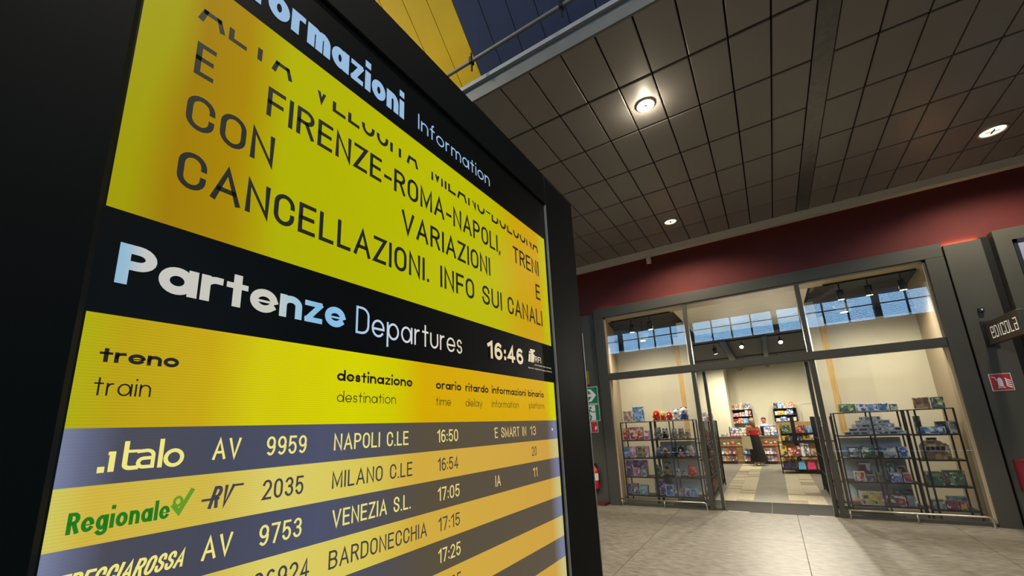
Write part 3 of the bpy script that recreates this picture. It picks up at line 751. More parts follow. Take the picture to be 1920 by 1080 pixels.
# ------------------------------------------------------------------ signs and equipment on the facade
def plate(name, label, cat, x0, x1, z0, z1, mface, medge, y=D, th=.006):
    t = thing(name, label, cat, ((x0 + x1) / 2, y, z0))
    part('plate', MB().box(x0, x1, y - th, y, z0, z1), medge, t)
    b = min(x1 - x0, z1 - z0) * .04
    part('printed_field', MB().box(x0 + b, x1 - b, y - th - .0008, y - th + .001, z0 + b, z1 - b), mface, t)
    return t
def pict(t, name, quads, x0, z0, sx, sz, m, y):
    mb = MB()
    for q in quads: mb.add([(x0 + p[0] * sx, y, z0 + p[1] * sz) for p in q], [tuple(range(len(q)))])
    return part(name, mb, m, t)
M_green = mat('sign green', (22, 120, 72), rough=.4); M_signw = mat('sign white', (232, 234, 236), rough=.4)
M_sred = mat('sign red', (176, 38, 40), rough=.4); M_edgew = mat('sign edge', (205, 210, 200), rough=.5)
yp = D - .0078
t = plate('exit_arrow_sign', 'green sign with a white arrow pointing right, beside the kiosk', 'sign', -3.54, -3.18, 2.06, 2.44, M_green, M_edgew)
pict(t, 'arrow', [[(.06, .42), (.62, .42), (.62, .58), (.06, .58)], [(.88, .5), (.55, .86), (.33, .86), (.62, .55)], [(.62, .45), (.33, .14), (.55, .14), (.88, .5)], [(.62, .45), (.88, .5), (.62, .55)]], -3.54, 2.06, .36, .38, M_signw, yp)
t = plate('running_man_exit_sign', 'green and white emergency exit sign with running figure, below the arrow sign', 'sign', -3.54, -3.175, 1.69, 2.052, M_green, M_edgew)
pict(t, 'doorway', [[(.05, .06), (.74, .06), (.74, .94), (.05, .94)]], -3.54, 1.69, .365, .362, M_signw, yp)
q = stroke_quads([(.38, .66), (.32, .40), (.46, .28), (.40, .10)], .09) + stroke_quads([(.34, .40), (.22, .26), (.08, .24)], .085) + stroke_quads([(.20, .52), (.26, .66), (.40, .68), (.52, .54), (.70, .56)], .06) + [full(.45, .80, .07, .07)[:-1]]
pict(t, 'running_figure', q, -3.54, 1.69, .365, .362, M_green, yp - .0008)
t = plate('fire_point_sign', 'small red and white fire point sign below the green exit signs', 'sign', -3.50, -3.245, 1.45, 1.68, M_sred, M_edgew)
pict(t, 'white_symbol', [[(.06, .1), (.4, .1), (.4, .9), (.06, .9)], [(.72, .2), (.92, .35), (.86, .62), (.74, .5)]], -3.50, 1.45, .255, .23, M_signw, yp)
t = thing('emergency_light', 'olive emergency lamp box with a lit face above the arrow sign', 'lamp', (-3.44, D, 2.48))
part('housing', MB().box(-3.56, -3.335, D - .10, D, 2.48, 2.79, bev=.01), mat('olive plastic', (112, 108, 52), rough=.5), t)
part('lit_face', MB().box(-3.54, -3.375, D - .104, D - .099, 2.57, 2.70), mat('lamp face', (240, 228, 150), emit=1.6), t)
t = thing('fire_extinguisher', 'red fire extinguisher hung on the grey panel beside the kiosk', 'extinguisher', (-3.37, D - .09, .31))
M_exred = mat('extinguisher red', (178, 24, 34), rough=.3)
part('cylinder', MB().loft([(-3.37, D - .09, .31, .07, .07), (-3.37, D - .09, .33, .082, .082), (-3.37, D - .09, .66, .082, .082), (-3.37, D - .09, .71, .06, .06), (-3.37, D - .09, .74, .025, .025), (-3.37, D - .09, .77, .025, .025)]), M_exred, t, True)
part('label_panel', MB().loft([(-3.37, D - .09, .48, .0832, .0832), (-3.37, D - .09, .62, .0832, .0832)], cap=False), mat('ext label', (214, 204, 196), rough=.5), t)
part('valve', MB().box(-3.395, -3.345, D - .115, D - .065, .77, .80).box(-3.42, -3.33, D - .10, D - .08, .80, .815), M_black, t)
part('hose', MB().tube([(-3.345, D - .09, .785), (-3.29, D - .10, .75), (-3.275, D - .11, .6), (-3.28, D - .11, .42)], .011, 8), M_black, t, True)
part('wall_bracket', MB().box(-3.40, -3.34, D - .02, D, .5, .8), M_black, t)
t = thing('extinguisher_tray', 'low dark red tray on the floor under the fire extinguisher', 'tray', (-3.3, D - .12, 0))
part('tray_base', MB().box(-3.52, -3.14, D - .22, D - .02, 0, .02, bev=.004), mat('tray red', (96, 28, 32), rough=.5), t)
part('rim', MB().box(-3.52, -3.14, D - .22, D - .205, .02, .05).box(-3.52, -3.14, D - .035, D - .02, .02, .05).box(-3.52, -3.505, D - .22, D - .02, .02, .05).box(-3.155, -3.14, D - .22, D - .02, .02, .05), mat('tray red', (96, 28, 32)), t)
t = plate('extinguisher_sign', 'red fire extinguisher pictogram sign with white flames, right of the shop', 'sign', 2.715, 2.935, 1.84, 2.085, M_sred, M_edgew)
q = stroke_quads([(.12, .82), (.24, .78), (.30, .62)], .035) + [[(.33, .2), (.56, .2), (.56, .62), (.52, .72), (.45, .78), (.37, .72), (.33, .62)], [(.26, .16), (.63, .16), (.58, .24), (.31, .24)]]
for k in range(4): q.append([(.68, .70 - .13 * k), (.72, .62 - .13 * k), (.92, .52 - .13 * k), (.92, .60 - .13 * k), (.80, .64 - .13 * k), (.70, .76 - .13 * k)])
pict(t, 'extinguisher_symbol', q, 2.715, 1.84, .22, .245, M_signw, yp)
t = thing('door_contact', 'tiny black cube sensor high on the grey panel right of the shop', 'sensor', (2.835, D, 3.0))
part('cube', MB().box(2.805, 2.865, D - .045, D, 3.0, 3.06, bev=.006), M_blackp, t)
part('lens', MB().box(2.833, 2.848, D - .048, D - .044, 3.02, 3.045), M_signw, t)
t = thing('ceiling_sensor', 'small white box sensor under the pale trim on the red wall', 'sensor', (-1.76, 8.85, 4.93))
part('box', MB().box(-1.81, -1.72, 8.80, 8.862, 4.96, 5.126, bev=.006), M_white, t)
part('bracket', MB().box(-1.79, -1.74, 8.785, 8.80, 4.99, 5.09), M_white, t)
# blade sign
t = thing('blade_sign', 'bronze blade sign reading EDICOLA projecting from the wall right of the shop', 'sign', (2.84, 8.3, 2.5))
M_bronze = mat('bronze sign face', (84, 74, 58), rough=.35, metal=.3, noise=.1, nscale=5)
part('sign_board', MB().box(2.825, 2.885, 7.86, D, 2.50, 2.83, bev=.004), M_bronze, t)
part('wall_plate', MB().box(2.79, 2.92, D - .015, D, 2.47, 2.86), M_black, t)
sq = [('e', 'e'), ('D', 'D'), ('I', 'I'), ('C', 'C'), ('O', 'O'), ('L', 'L'), ('a', 'a')]
GS = {'e': [[(1, .12), (1, 0), (0, 0), (0, 1), (1, 1), (1, .5), (0, .5)]], 'D': [[(0, 0), (0, 1), (.8, 1), (1, .85), (1, .15), (.8, 0), (0, 0)]], 'I': [[(.5, 0), (.5, 1)]],
      'C': [[(1, .8), (1, 1), (0, 1), (0, 0), (1, 0), (1, .2)]], 'O': [[(0, 0), (0, 1), (1, 1), (1, 0), (0, 0)]], 'L': [[(0, 1), (0, 0), (1, 0)]], 'a': [[(0, 1), (1, 1), (1, 0), (0, 0), (0, .5), (1, .5)]]}
M_sgl = mat('sign letter white', (226, 222, 210), rough=.4, emit=.35, ecol=(226, 222, 210))
y = D - .17
for ch, g in sq:
    wdt = .075 if ch != 'I' else .03; mb = MB()
    for s in GS[g]:
        for q in stroke_quads([(p[0] * wdt, p[1] * .15) for p in s], .016):
            mb.add([(2.8235, y - p[0], 2.585 + p[1]) for p in q], [(0, 1, 2, 3)])
    part('letter', mb, M_sgl, t); y -= wdt + .045
# poster frame
t = thing('wall_poster', 'blue and white poster in a black frame on the far right panel', 'poster', (3.9, D - .08, 2.3))
part('frame', MB().box(3.33, 4.5, D - .10, D - .08, 2.28, 2.33).box(3.33, 4.5, D - .10, D - .08, 3.93, 3.99).box(3.33, 3.37, D - .10, D - .08, 2.28, 3.99).box(4.46, 4.5, D - .10, D - .08, 2.28, 3.99), M_blackp, t)
part('print', MB().box(3.37, 4.46, D - .092, D - .08, 2.33, 3.93), print_mat('poster print', [(70, 76, 104), (120, 124, 150), (215, 220, 235), (90, 96, 120)], 3.0), t)
t = thing('hose_cabinet', 'dark red fire equipment cabinet low on the wall at the right edge', 'cabinet', (2.9, D, .45))
part('body', MB().box(2.70, 3.05, D - .10, D - .002, .48, .90, bev=.006), mat('cabinet red', (110, 26, 36), rough=.4), t)
part('door', MB().box(2.715, 3.035, D - .108, D - .1, .495, .86), mat('cabinet door red', (128, 30, 42), rough=.35), t)
part('white_label', MB().box(2.80, 2.95, D - .110, D - .107, .53, .62), M_signw, t)
# bumper rails in front of the panes
def rail(label, x0, x1, posts):
    t = thing('bumper_rail', label, 'rail', ((x0 + x1) / 2, D - .10, 0)); z = .135; r = .014; yr = D - .10
    pts = [(x0, yr, z), (x1 - .05, yr, z)] + [(x1 - .05 + .05 * math.sin(a), yr, z - .05 + .05 * math.cos(a)) for a in (.4, .8, 1.2, 1.57)] + [(x1, yr, 0)]
    part('bar', MB().tube(pts, r, 10), M_steel, t, True)
    for x in posts: part('post', MB().tube([(x, yr, 0), (x, yr, z)], r * .9, 8), M_steel, t, True)
    part('foot', MB().loft([(x1, yr, 0, .03, .03), (x1, yr, .008, .03, .03)]), M_steel, t)
rail('steel bumper rail in front of the left shop pane', -2.86, -1.28, [-2.84, -2.02])
rail('steel bumper rail in front of the right shop pane', .77, 2.33, [.78, 1.56])

# ------------------------------------------------------------------ shop lamps
M_shoplamp = mat('shop lamp lit', (255, 248, 226), emit=14)
def track(label, x0, x1, y, z):
    t = thing('lighting_track', label, 'lighting track', ((x0 + x1) / 2, y, z))
    part('rail', MB().box(x0, x1, y - .02, y + .02, z - .035, z, bev=.003), M_black, t)
    part('power_feed', MB().box(x0, x0 + .09, y - .024, y + .024, z - .045, z), M_black, t)
    return t
def spotlamp(label, x, y, z, energy, aim, grp, ang=110):
    """cylinder spotlight hanging under its track; aim = (dx, dy) lean of the beam"""
    t = thing('track_spotlight', label, 'spotlight', (x, y, z), grp)
    d = Vector((aim[0], aim[1], -1)).normalized(); p = Vector((x, y, z))
    part('stem', MB().tube([(x, y, z + .20), (x, y, z + .05)], .012, 8), M_black, t, True)
    q = p + d * .15
    part('housing', MB().tube([p - d * .02 + Vector((0, 0, .07)), q + Vector((0, 0, .07))], .052, 16), M_blackp, t, True)
    e = q + Vector((0, 0, .07)) + d * .004
    u = d.orthogonal().normalized(); v = d.cross(u)
    part('lens', MB().add([e + .046 * (math.cos(2 * math.pi * k / 16) * u + math.sin(2 * math.pi * k / 16) * v) for k in range(16)], [tuple(range(16))]), M_shoplamp, t)
    rot = d.to_track_quat('-Z', 'Y').to_euler()
    spot(t, e + d * .01, energy, (1, .92, .76), ang, rot, .06, .8)
g1 = 'spotlights over the shop windows'
track('black lighting track above the left window display', -2.86, -1.55, 9.24, 3.93)
track('black lighting track above the right window display', 1.12, 2.38, 9.24, 3.93)
for lab, x, e in [('left of two spotlights over the left window display', -2.40, 130), ('right of two spotlights over the left window display', -1.99, 130),
                  ('leftmost of three spotlights over the right window display', 1.34, 95), ('middle of three spotlights over the right window display', 1.73, 95), ('rightmost of three spotlights over the right window display', 2.17, 95)]:
    spotlamp(lab, x, 9.24, 3.69, e, (0, .12), g1, 150)
g2 = 'spotlights under the dark shop ceiling'
track('front black lighting track under the dark shop ceiling', -2.2, 1.9, 13.2, 3.78)
track('rear black lighting track under the dark shop ceiling', -2.2, 2.4, 17.0, 3.78)
cs = [(-1.15, 13.2), (-.45, 13.2), (.45, 13.2), (1.25, 13.2), (-1.6, 17.0), (-.6, 17.0), (.4, 17.0), (1.4, 17.0)]
for i, (x, y) in enumerate(cs):
    spotlamp('%s spotlight from the left on the %s ceiling track in the shop' % (ORD[i % 4], 'front' if i < 4 else 'rear'), x, y, 3.53, (520 if i in (1, 2) else 260), (random.uniform(-.15, .15), (-2.2 if i in (1, 2) else .35) if i < 4 else .5), g2, 84 if i in (1, 2) else 140)
for lab, px, py in [('grey dome pendant lamp hanging over the left window display', 1205, 632), ('grey dome pendant lamp hanging over the right window display', 1581, 577)]:
    p = at(px, py, 1, 10.0); x, y, z = p
    t = thing('dome_pendant', lab, 'lamp', (x, y, z - .1))
    part('shade', MB().loft([(x, y, z - .09, .07, .07), (x, y, z - .05, .10, .10), (x, y, z + .03, .135, .135), (x, y, z + .055, .16, .16), (x, y, z + .075, .15, .15)]), mat('dome grey', (128, 120, 110), rough=.5), t, True)
    part('lens', MB().disc((x, y, z - .091), .055, 2, 16), M_shoplamp, t)
    part('cord', MB().tube([(x, y, z + .07), (x, y, 3.998)], .006, 6), M_black, t)
# ------------------------------------------------------------------ display racks behind the panes
LV = [1.622, 1.256, .890, .510, .145]
YF = 9.2
def rack(label, px0, px1, pmid, board=None, lv=LV, depth=.40, yf=YF):
    x0 = at(px0, 790, 1, yf)[0]; x1 = at(px1, 775, 1, yf)[0]
    t = thing('wire_display_rack', label, 'rack', ((x0 + x1) / 2, yf + depth / 2, 0)); r = .011
    xm = [x0, x1] + [at(p, 790, 1, yf)[0] for p in pmid]
    for x in xm:
        for y in (yf, yf + depth):
            part('post', MB().box(x - r, x + r, y - r, y + r, 0, lv[0]), M_black, t)
    for y in (yf, yf + depth): part('top_bar', MB().box(x0 - r, x1 + r, y - r, y + r, lv[0] - .004, lv[0] + .012), M_black, t)
    for x in (x0, x1): part('top_bar', MB().box(x - r, x + r, yf, yf + depth, lv[0] - .004, lv[0] + .012), M_black, t)
    part('top_shelf', MB().box(x0, x1, yf + .012, yf + depth - .012, lv[0] - .004, lv[0] + .004), M_black, t)
    for z in lv[1:]: part('shelf', MB().box(x0, x1, yf - .012, yf + depth, z - .02, z), M_black, t)
    if board: part('backboard', MB().box(x0 + .04, x1 - .04, yf + depth + .012, yf + depth + .02, board[0], board[1]), mat('pale grey board', (214, 226, 228), rough=.5), t)
    return x0, x1
rack('narrow wire rack of toy boxes at the far left of the window', 1163, 1216, [])
rack('wire rack of plush toys in the left window', 1220, 1297, [1254], (.2, 1.2))
rack('wire rack of toy car boxes in the right window', 1565, 1694, [1634], (.2, 1.2))
LVD = [1.625, 1.245, .860, .470, .130]
rack('wire rack with the brown toy castle at the right of the window', 1706, 1789, [1719], None, LVD)

W_ = (235, 232, 226); BK = (28, 28, 32)
P_pink = print_mat('print pink', [(226, 120, 150), (240, 214, 220), (190, 70, 110), (250, 240, 240)])
P_purple = print_mat('print purple', [(120, 72, 140), (206, 130, 180), (84, 60, 110), (225, 200, 225)])
P_blue = print_mat('print blue', [(60, 100, 170), (110, 165, 215), (40, 60, 110), (225, 232, 240)])
P_sky = print_mat('print sky', [(90, 160, 220), (150, 200, 235), (220, 235, 245), (60, 110, 180)])
P_red = print_mat('print red', [(200, 36, 40), (240, 226, 214), (150, 24, 34), (240, 170, 60)])
P_dred = print_mat('print dark red', [(140, 36, 44), (60, 24, 30), (200, 90, 80), (230, 220, 214)])
P_green = print_mat('print green', [(56, 96, 62), (120, 150, 90), (30, 54, 42), (214, 220, 200)])
P_teal = print_mat('print teal', [(110, 176, 164), (170, 214, 204), (80, 130, 130), (230, 240, 236)])
P_olive = print_mat('print olive', [(150, 140, 60), (96, 110, 54), (210, 196, 120), (80, 60, 40)])
P_grey = print_mat('print grey', [(120, 122, 126), (190, 192, 194), (64, 66, 72), (230, 230, 228)])
P_dark = print_mat('print dark', [(34, 36, 42), (70, 74, 82), (22, 22, 28), (150, 152, 160)])
P_cream = print_mat('print cream', [(222, 206, 176), (190, 120, 90), (240, 232, 214), (150, 120, 100)])
P_brown = print_mat('print brown', [(120, 84, 52), (160, 122, 80), (84, 56, 36), (196, 160, 116)])
P_yellow = print_mat('print yellow', [(236, 186, 40), (60, 48, 30), (240, 214, 110), (200, 140, 30)])
P_orange = print_mat('print orange', [(214, 104, 52), (240, 220, 200), (170, 70, 40), (230, 160, 110)])
P_car = print_mat('print car box', [(200, 204, 212), (84, 96, 130), (44, 50, 66), (226, 228, 232)], 26)
P_white = print_mat('print white', [(238, 238, 236), (200, 204, 214), (150, 120, 130), (246, 246, 244)])
P_bw = print_mat('print bluewhite', [(48, 72, 140), (235, 238, 242), (100, 140, 200), (240, 240, 240)])
def side(m): return m
def box_item(name, label, cat, p0, p1, yt, z0, m, yf=YF + .03, dep=.12, group=None, lid=None):
    ym = (yt + 800) / 2
    x0 = at(p0, yt, 1, yf)[0]; x1 = at(p1, yt, 1, yf)[0]; z1 = at((p0 + p1) / 2, yt, 1, yf)[2]
    z1 = max(z1, z0 + .03); g = .002
    t = thing(name, label, cat, ((x0 + x1) / 2, yf + dep / 2, z0), group)
    part('carton', MB().box(x0 + g, x1 - g, yf, yf + dep, z0 + .001, z1, bev=.003), m, t)
    b = min(x1 - x0, z1 - z0) * .10
    part('window_panel', MB().box(x0 + b + g, x1 - b - g, yf - .002, yf + .002, z0 + b, z1 - b), lid or m, t)
    return t
gA = 'boxes in the narrow left rack'; z = LV
B = box_item
def toys(rows, zlist, group):
    for sh, nm, lab, cat, p0, p1, yt, m, yo, dep in rows:
        B(nm, lab, cat, p0, p1, yt, zlist[sh] + (.013 if sh == 0 else 0), m[0] if isinstance(m, tuple) else m, YF + .03 + yo, dep, group, m[1] if isinstance(m, tuple) else None)
toys([
 (0, 'toy_box', 'short pink and cream box on top of the narrow left rack', 'toy box', 1168, 1184, 771, P_cream, .02, .06),
 (0, 'toy_box', 'tall blue box on top of the narrow left rack', 'toy box', 1185, 1205, 763, (P_blue, P_sky), .02, .08),
 (1, 'toy_box', 'red and yellow figure box at the left end of the second shelf', 'toy box', 1167, 1177, 803, P_red, 0, .1),
 (1, 'toy_box', 'wide red and white box with an orange top on the second shelf', 'toy box', 1178, 1203, 801, (P_orange, P_red), 0, .14),
 (1, 'toy_box', 'small pink box at the right end of the second shelf, narrow rack', 'toy box', 1206, 1216, 807, P_pink, 0, .1),
 (2, 'toy_box', 'pale blue box at the left of the middle shelf, narrow rack', 'toy box', 1168, 1178, 838, P_sky, 0, .1),
 (2, 'toy_box', 'pink doll box on the middle shelf beside the pale blue box', 'toy box', 1179, 1192, 838, P_pink, 0, .1),
 (2, 'toy_box', 'olive and yellow box on the middle shelf of the narrow rack', 'toy box', 1193, 1207, 837, P_olive, 0, .12),
 (2, 'toy_box', 'pink striped box at the right end of the middle shelf', 'toy box', 1208, 1215, 837, P_pink, 0, .1),
 (3, 'toy_box', 'tall purple doll box on the fourth shelf of the narrow rack', 'toy box', 1172, 1186, 862, (P_pink, P_purple), .03, .1),
 (3, 'toy_box', 'dark violet box at the back of the fourth shelf', 'toy box', 1188, 1212, 863, P_purple, .2, .12),
 (3, 'toy_box', 'white framed pink box at the front of the fourth shelf', 'toy box', 1187, 1199, 877, (P_white, P_pink), 0, .1),
 (3, 'toy_box', 'low grey and white box at the front of the fourth shelf', 'toy box', 1200, 1211, 880, (P_white, P_grey), 0, .1),
 (4, 'toy_box', 'narrow blue box on the bottom shelf of the narrow rack', 'toy box', 1174, 1181, 908, P_blue, 0, .1),
 (4, 'toy_box', 'pink and grey box on the bottom shelf of the narrow rack', 'toy box', 1182, 1196, 907, (P_pink, P_grey), 0, .12),
 (4, 'toy_box', 'teal box on the bottom shelf of the narrow rack', 'toy box', 1197, 1214, 910, P_teal, 0, .12),
 (4, 'toy_box', 'tall pink box at the back of the plush rack bottom shelf', 'toy box', 1226, 1245, 896, P_pink, .2, .1),
 (4, 'toy_box', 'lavender box on the bottom shelf of the plush rack', 'toy box', 1234, 1251, 905, (P_blue, P_purple), .1, .08),
 (4, 'toy_box', 'white and blue window box on the plush rack bottom shelf', 'toy box', 1247, 1263, 909, (P_white, P_blue), 0, .08),
 (4, 'toy_box', 'small white and pink box on the plush rack bottom shelf', 'toy box', 1268, 1281, 917, (P_white, P_pink), 0, .1),
 (4, 'toy_box', 'white box with a blue disc picture, plush rack bottom shelf', 'toy box', 1282, 1295, 914, (P_white, P_bw), .02, .1),
 (4, 'toy_box', 'small sky blue box at the right end of the plush rack bottom shelf', 'toy box', 1296, 1306, 918, P_sky, 0, .1),
], LV, 'boxed toys in the left window')
toys([
 (0, 'toy_box', 'green and brown landscape box on top of the car rack', 'toy box', 1571, 1603, 757, P_green, .02, .06),
 (0, 'toy_box', 'left of three blue boxes on top of the car rack', 'toy box', 1604, 1624, 757, P_bw, .02, .06),
 (0, 'toy_box', 'middle of three blue boxes on top of the car rack', 'toy box', 1625, 1644, 757, P_blue, .02, .06),
 (0, 'toy_box', 'right of three blue boxes on top of the car rack', 'toy box', 1645, 1664, 756, P_blue, .02, .06),
 (0, 'toy_box', 'small green box on top of the car rack, right end', 'toy box', 1666, 1682, 757, P_green, .02, .05),
 (2, 'toy_box', 'grey green box with black top on the middle shelf of the car rack', 'toy box', 1588, 1611, 838, (P_dark, P_grey), 0, .14),
 (2, 'toy_box', 'army green vehicle box on the middle shelf of the car rack', 'toy box', 1613, 1647, 836, P_green, 0, .16),
 (2, 'toy_box', 'clear silver helicopter box on the middle shelf of the car rack', 'toy box', 1652, 1680, 838, P_grey, 0, .16),
 (2, 'toy_box', 'white and blue box at the right of the car rack middle shelf', 'toy box', 1683, 1700, 838, P_bw, 0, .14),
 (3, 'toy_box', 'dark red car box at the back of the fourth shelf', 'toy box', 1606, 1632, 868, P_dred, .2, .12),
 (3, 'toy_box', 'green car box at the back of the fourth shelf', 'toy box', 1661, 1679, 868, P_green, .2, .12),
 (3, 'toy_box', 'white framed car box at the back of the fourth shelf', 'toy box', 1680, 1697, 874, (P_white, P_dred), .14, .05),
 (3, 'toy_box', 'red car in a white box at the left of the fourth shelf', 'toy box', 1600, 1621, 884, (P_white, P_red), 0, .12),
 (3, 'toy_box', 'cream window box on the fourth shelf of the car rack', 'toy box', 1622, 1642, 890, (P_cream, P_dark), 0, .1),
 (3, 'toy_box', 'yellow green car box on the fourth shelf of the car rack', 'toy box', 1643, 1659, 886, P_olive, .02, .1),
 (3, 'toy_box', 'dark blue car box on the fourth shelf of the car rack', 'toy box', 1668, 1690, 887, P_bw, 0, .12),
 (3, 'toy_box', 'red and white car box at the right end of the fourth shelf', 'toy box', 1692, 1708, 887, (P_white, P_dred), 0, .12),
 (4, 'toy_box', 'yellow sports car box on the bottom shelf of the car rack', 'toy box', 1611, 1654, 921, (P_white, P_yellow), 0, .16),
 (4, 'toy_box', 'red car box on the bottom shelf of the car rack', 'toy box', 1658, 1697, 928, P_dred, 0, .14),
 (4, 'toy_box', 'silver grey car box at the right of the car rack bottom shelf', 'toy box', 1699, 1716, 930, P_grey, 0, .14),
 (4, 'toy_box', 'long black box at the back of the car rack bottom shelf', 'toy box', 1676, 1712, 919, P_dark, .2, .1),
], LV, 'boxed toys in the right window')
toys([
 (0, 'toy_box', 'large brown and green puzzle box on top of the castle rack', 'toy box', 1710, 1741, 745, P_brown, .02, .05),
 (0, 'toy_box', 'black and white box with green corner on top of the castle rack', 'toy box', 1743, 1768, 744, (P_dark, P_green), .02, .05),
 (1, 'toy_box', 'upright dark green box at the back of the castle rack upper shelf', 'toy box', 1712, 1724, 780, P_dark, .2, .08),
 (1, 'toy_box', 'long blue toy ship box on the upper shelf of the castle rack', 'toy box', 1722, 1772, 800, (P_bw, P_blue), 0, .12),
 (1, 'toy_box', 'black flat box at the back of the castle rack upper shelf', 'toy box', 1753, 1777, 790, P_dark, .18, .08),
 (1, 'toy_box', 'grey animal box at the right end of the castle rack upper shelf', 'toy box', 1776, 1794, 789, P_grey, 0, .12),
 (3, 'toy_box', 'green dinosaur box at the left of the castle rack fourth shelf', 'toy box', 1735, 1766, 885, P_green, 0, .16),
 (3, 'toy_box', 'dark green dinosaur box at the right of the castle rack fourth shelf', 'toy box', 1770, 1808, 883, (P_dark, P_green), 0, .16),
 (4, 'toy_box', 'grey box at the left of the castle rack bottom shelf', 'toy box', 1748, 1772, 938, P_grey, 0, .12),
 (4, 'toy_box', 'teal flat box at the back of the castle rack bottom shelf', 'toy box', 1775, 1812, 931, P_teal, .22, .08),
 (4, 'toy_box', 'red vehicle box on the bottom shelf of the castle rack', 'toy box', 1774, 1797, 941, P_dred, .0, .14),
 (4, 'toy_box', 'red and white vehicle box at the right end of the bottom shelf', 'toy box', 1799, 1813, 942, P_red, 0, .12),
], LVD, 'boxed toys in the right window')
# pyramid of small car boxes
pyr = [(815, 808, [1582, 1597, 1612, 1628, 1646, 1666, 1684, 1700]), (808, 800.5, [1590, 1608, 1626, 1643, 1659, 1675, 1690]), (800.5, 792.5, [1596, 1613, 1630, 1645, 1660, 1676]),
       (792.5, 785, [1603, 1621, 1638, 1652, 1667]), (785, 777.5, [1610, 1629, 1649])]
zr = LV[1]; hh = .058
for r_, (yb_, yt_, cells) in enumerate(pyr):
    for i in range(len(cells) - 1):
        x0 = at(cells[i], yt_, 1, YF + .06)[0]; x1 = at(cells[i + 1], yt_, 1, YF + .06)[0]
        t = thing('toy_car_box', '%s small car box from the left in the %s row of the pyramid, counted upwards' % (ORD[i], ORD[r_]), 'toy box', ((x0 + x1) / 2, YF + .1, zr + r_ * (hh + .001)), 'pyramid of small car boxes')
        yo = YF + .04 + random.uniform(0, .012); z0 = zr + r_ * (hh + .001) + .001
        part('carton', MB().box(x0 + .002, x1 - .002, yo, yo + .09, z0, z0 + hh - .002, bev=.002), mat('car carton', (176, 182, 196), rough=.4), t)
        part('window_panel', MB().box(x0 + .014, x1 - .014, yo - .002, yo + .001, z0 + .010, z0 + hh - .014), P_car if random.random() < .6 else P_dark, t)
# toy castle
t = thing('toy_castle', 'brown toy castle building on the middle shelf of the right rack', 'toy', (2.05, YF + .15, LVD[2]))
xa = at(1733, 850, 1, YF + .05)[0]; xb = at(1784, 850, 1, YF + .05)[0]; zb0 = LVD[2]; hz = .30; wx = xb - xa
prof = [(0, 0), (1, 0), (1, .72), (.92, .72), (.92, .80), (.80, .80), (.72, .92), (.62, .92), (.58, 1.0), (.36, 1.0), (.32, .92), (.22, .92), (.16, .80), (.06, .80), (.06, .70), (0, .70)]
v = [(xa + p[0] * wx, YF + .05, zb0 + .001 + p[1] * hz) for p in prof]; v2 = [(p[0], YF + .26, p[2]) for p in v]; n = len(v)
part('facade', MB().add(v + v2, [tuple(range(n)), tuple(range(2 * n - 1, n - 1, -1))] + [(i, i + n, (i + 1) % n + n, (i + 1) % n) for i in range(n)]), P_brown, t)
for fx, fz in [(.12, .45), (.30, .45), (.5, .45), (.68, .45)]:
    part('window_opening', MB().box(xa + fx * wx, xa + (fx + .12) * wx, YF + .045, YF + .051, zb0 + fz * hz, zb0 + (fz + .2) * hz), mat('castle dark', (52, 32, 20), rough=.8), t)
part('roof_ridge', MB().box(xa + .30 * wx, xb - .36 * wx, YF + .10, YF + .2, zb0 + hz + .001, zb0 + hz + .025), mat('castle dark', (52, 32, 20)), t)
part('gate', MB().box(xa + .38 * wx, xa + .62 * wx, YF + .044, YF + .05, zb0 + .001, zb0 + .28 * hz), mat('castle tan', (190, 150, 100), rough=.7), t)

# plush toys
FUR = {}
def fur(c):
    return mat('fur %d %d %d' % c, c, rough=.95, spec=.1, noise=.15, nscale=40)
def plush(label, p0, p1, yt, z0, cb, ch, ce, group, yo=.06, ears='round'):
    yf = YF + yo; x0 = at(p0, yt, 1, yf)[0]; x1 = at(p1, yt, 1, yf)[0]; zt = at((p0 + p1) / 2, yt, 1, yf)[2]
    x = (x0 + x1) / 2; wv = x1 - x0; hv = min(max(.12, zt - z0), wv * 1.45); y = yf + .095
    z0 += .003; t = thing('plush_toy', label, 'plush toy', (x, y, z0), group)
    fb, fh, fe = fur(cb), fur(ch), fur(ce)
    part('torso', MB().ball((x, y, z0 + hv * .33), (wv * .40, .085, hv * .325)), fb, t, True)
    part('head', MB().ball((x, y - .03, z0 + hv * .68), (wv * .40, .085, hv * .28)), fh, t, True)
    part('muzzle', MB().ball((x, y - .10, z0 + hv * .62), (wv * .13, .035, hv * .09)), fe, t, True)
    for s in (-1, 1):
        if ears == 'long': part('ear', MB().ball((x + s * wv * .30, y - .02, z0 + hv * .62), (wv * .09, .03, hv * .22)), fe, t, True)
        else: part('ear', MB().ball((x + s * wv * .23, y - .02, z0 + hv * .90), (wv * .10, .03, hv * .10)), fe, t, True)
        part('arm', MB().ball((x + s * wv * .36, y - .04, z0 + hv * .40), (wv * .11, .05, hv * .15)), fh, t, True)
        part('leg', MB().ball((x + s * wv * .28, y - .075, z0 + hv * .115), (wv * .15, .06, hv * .11)), fb, t, True)
        part('eye', MB().ball((x + s * wv * .11, y - .098, z0 + hv * .73), .008), M_black, t, True)
gp = 'plush toys in the left window'
zt0 = LV[0] + .012
NP = 0; rd = (206, 44, 34); wh = (232, 230, 228); yl = (226, 176, 60); bl = (54, 72, 150); gr = (140, 140, 142); bk = (34, 34, 36); be = (200, 178, 150); br = (120, 88, 66)
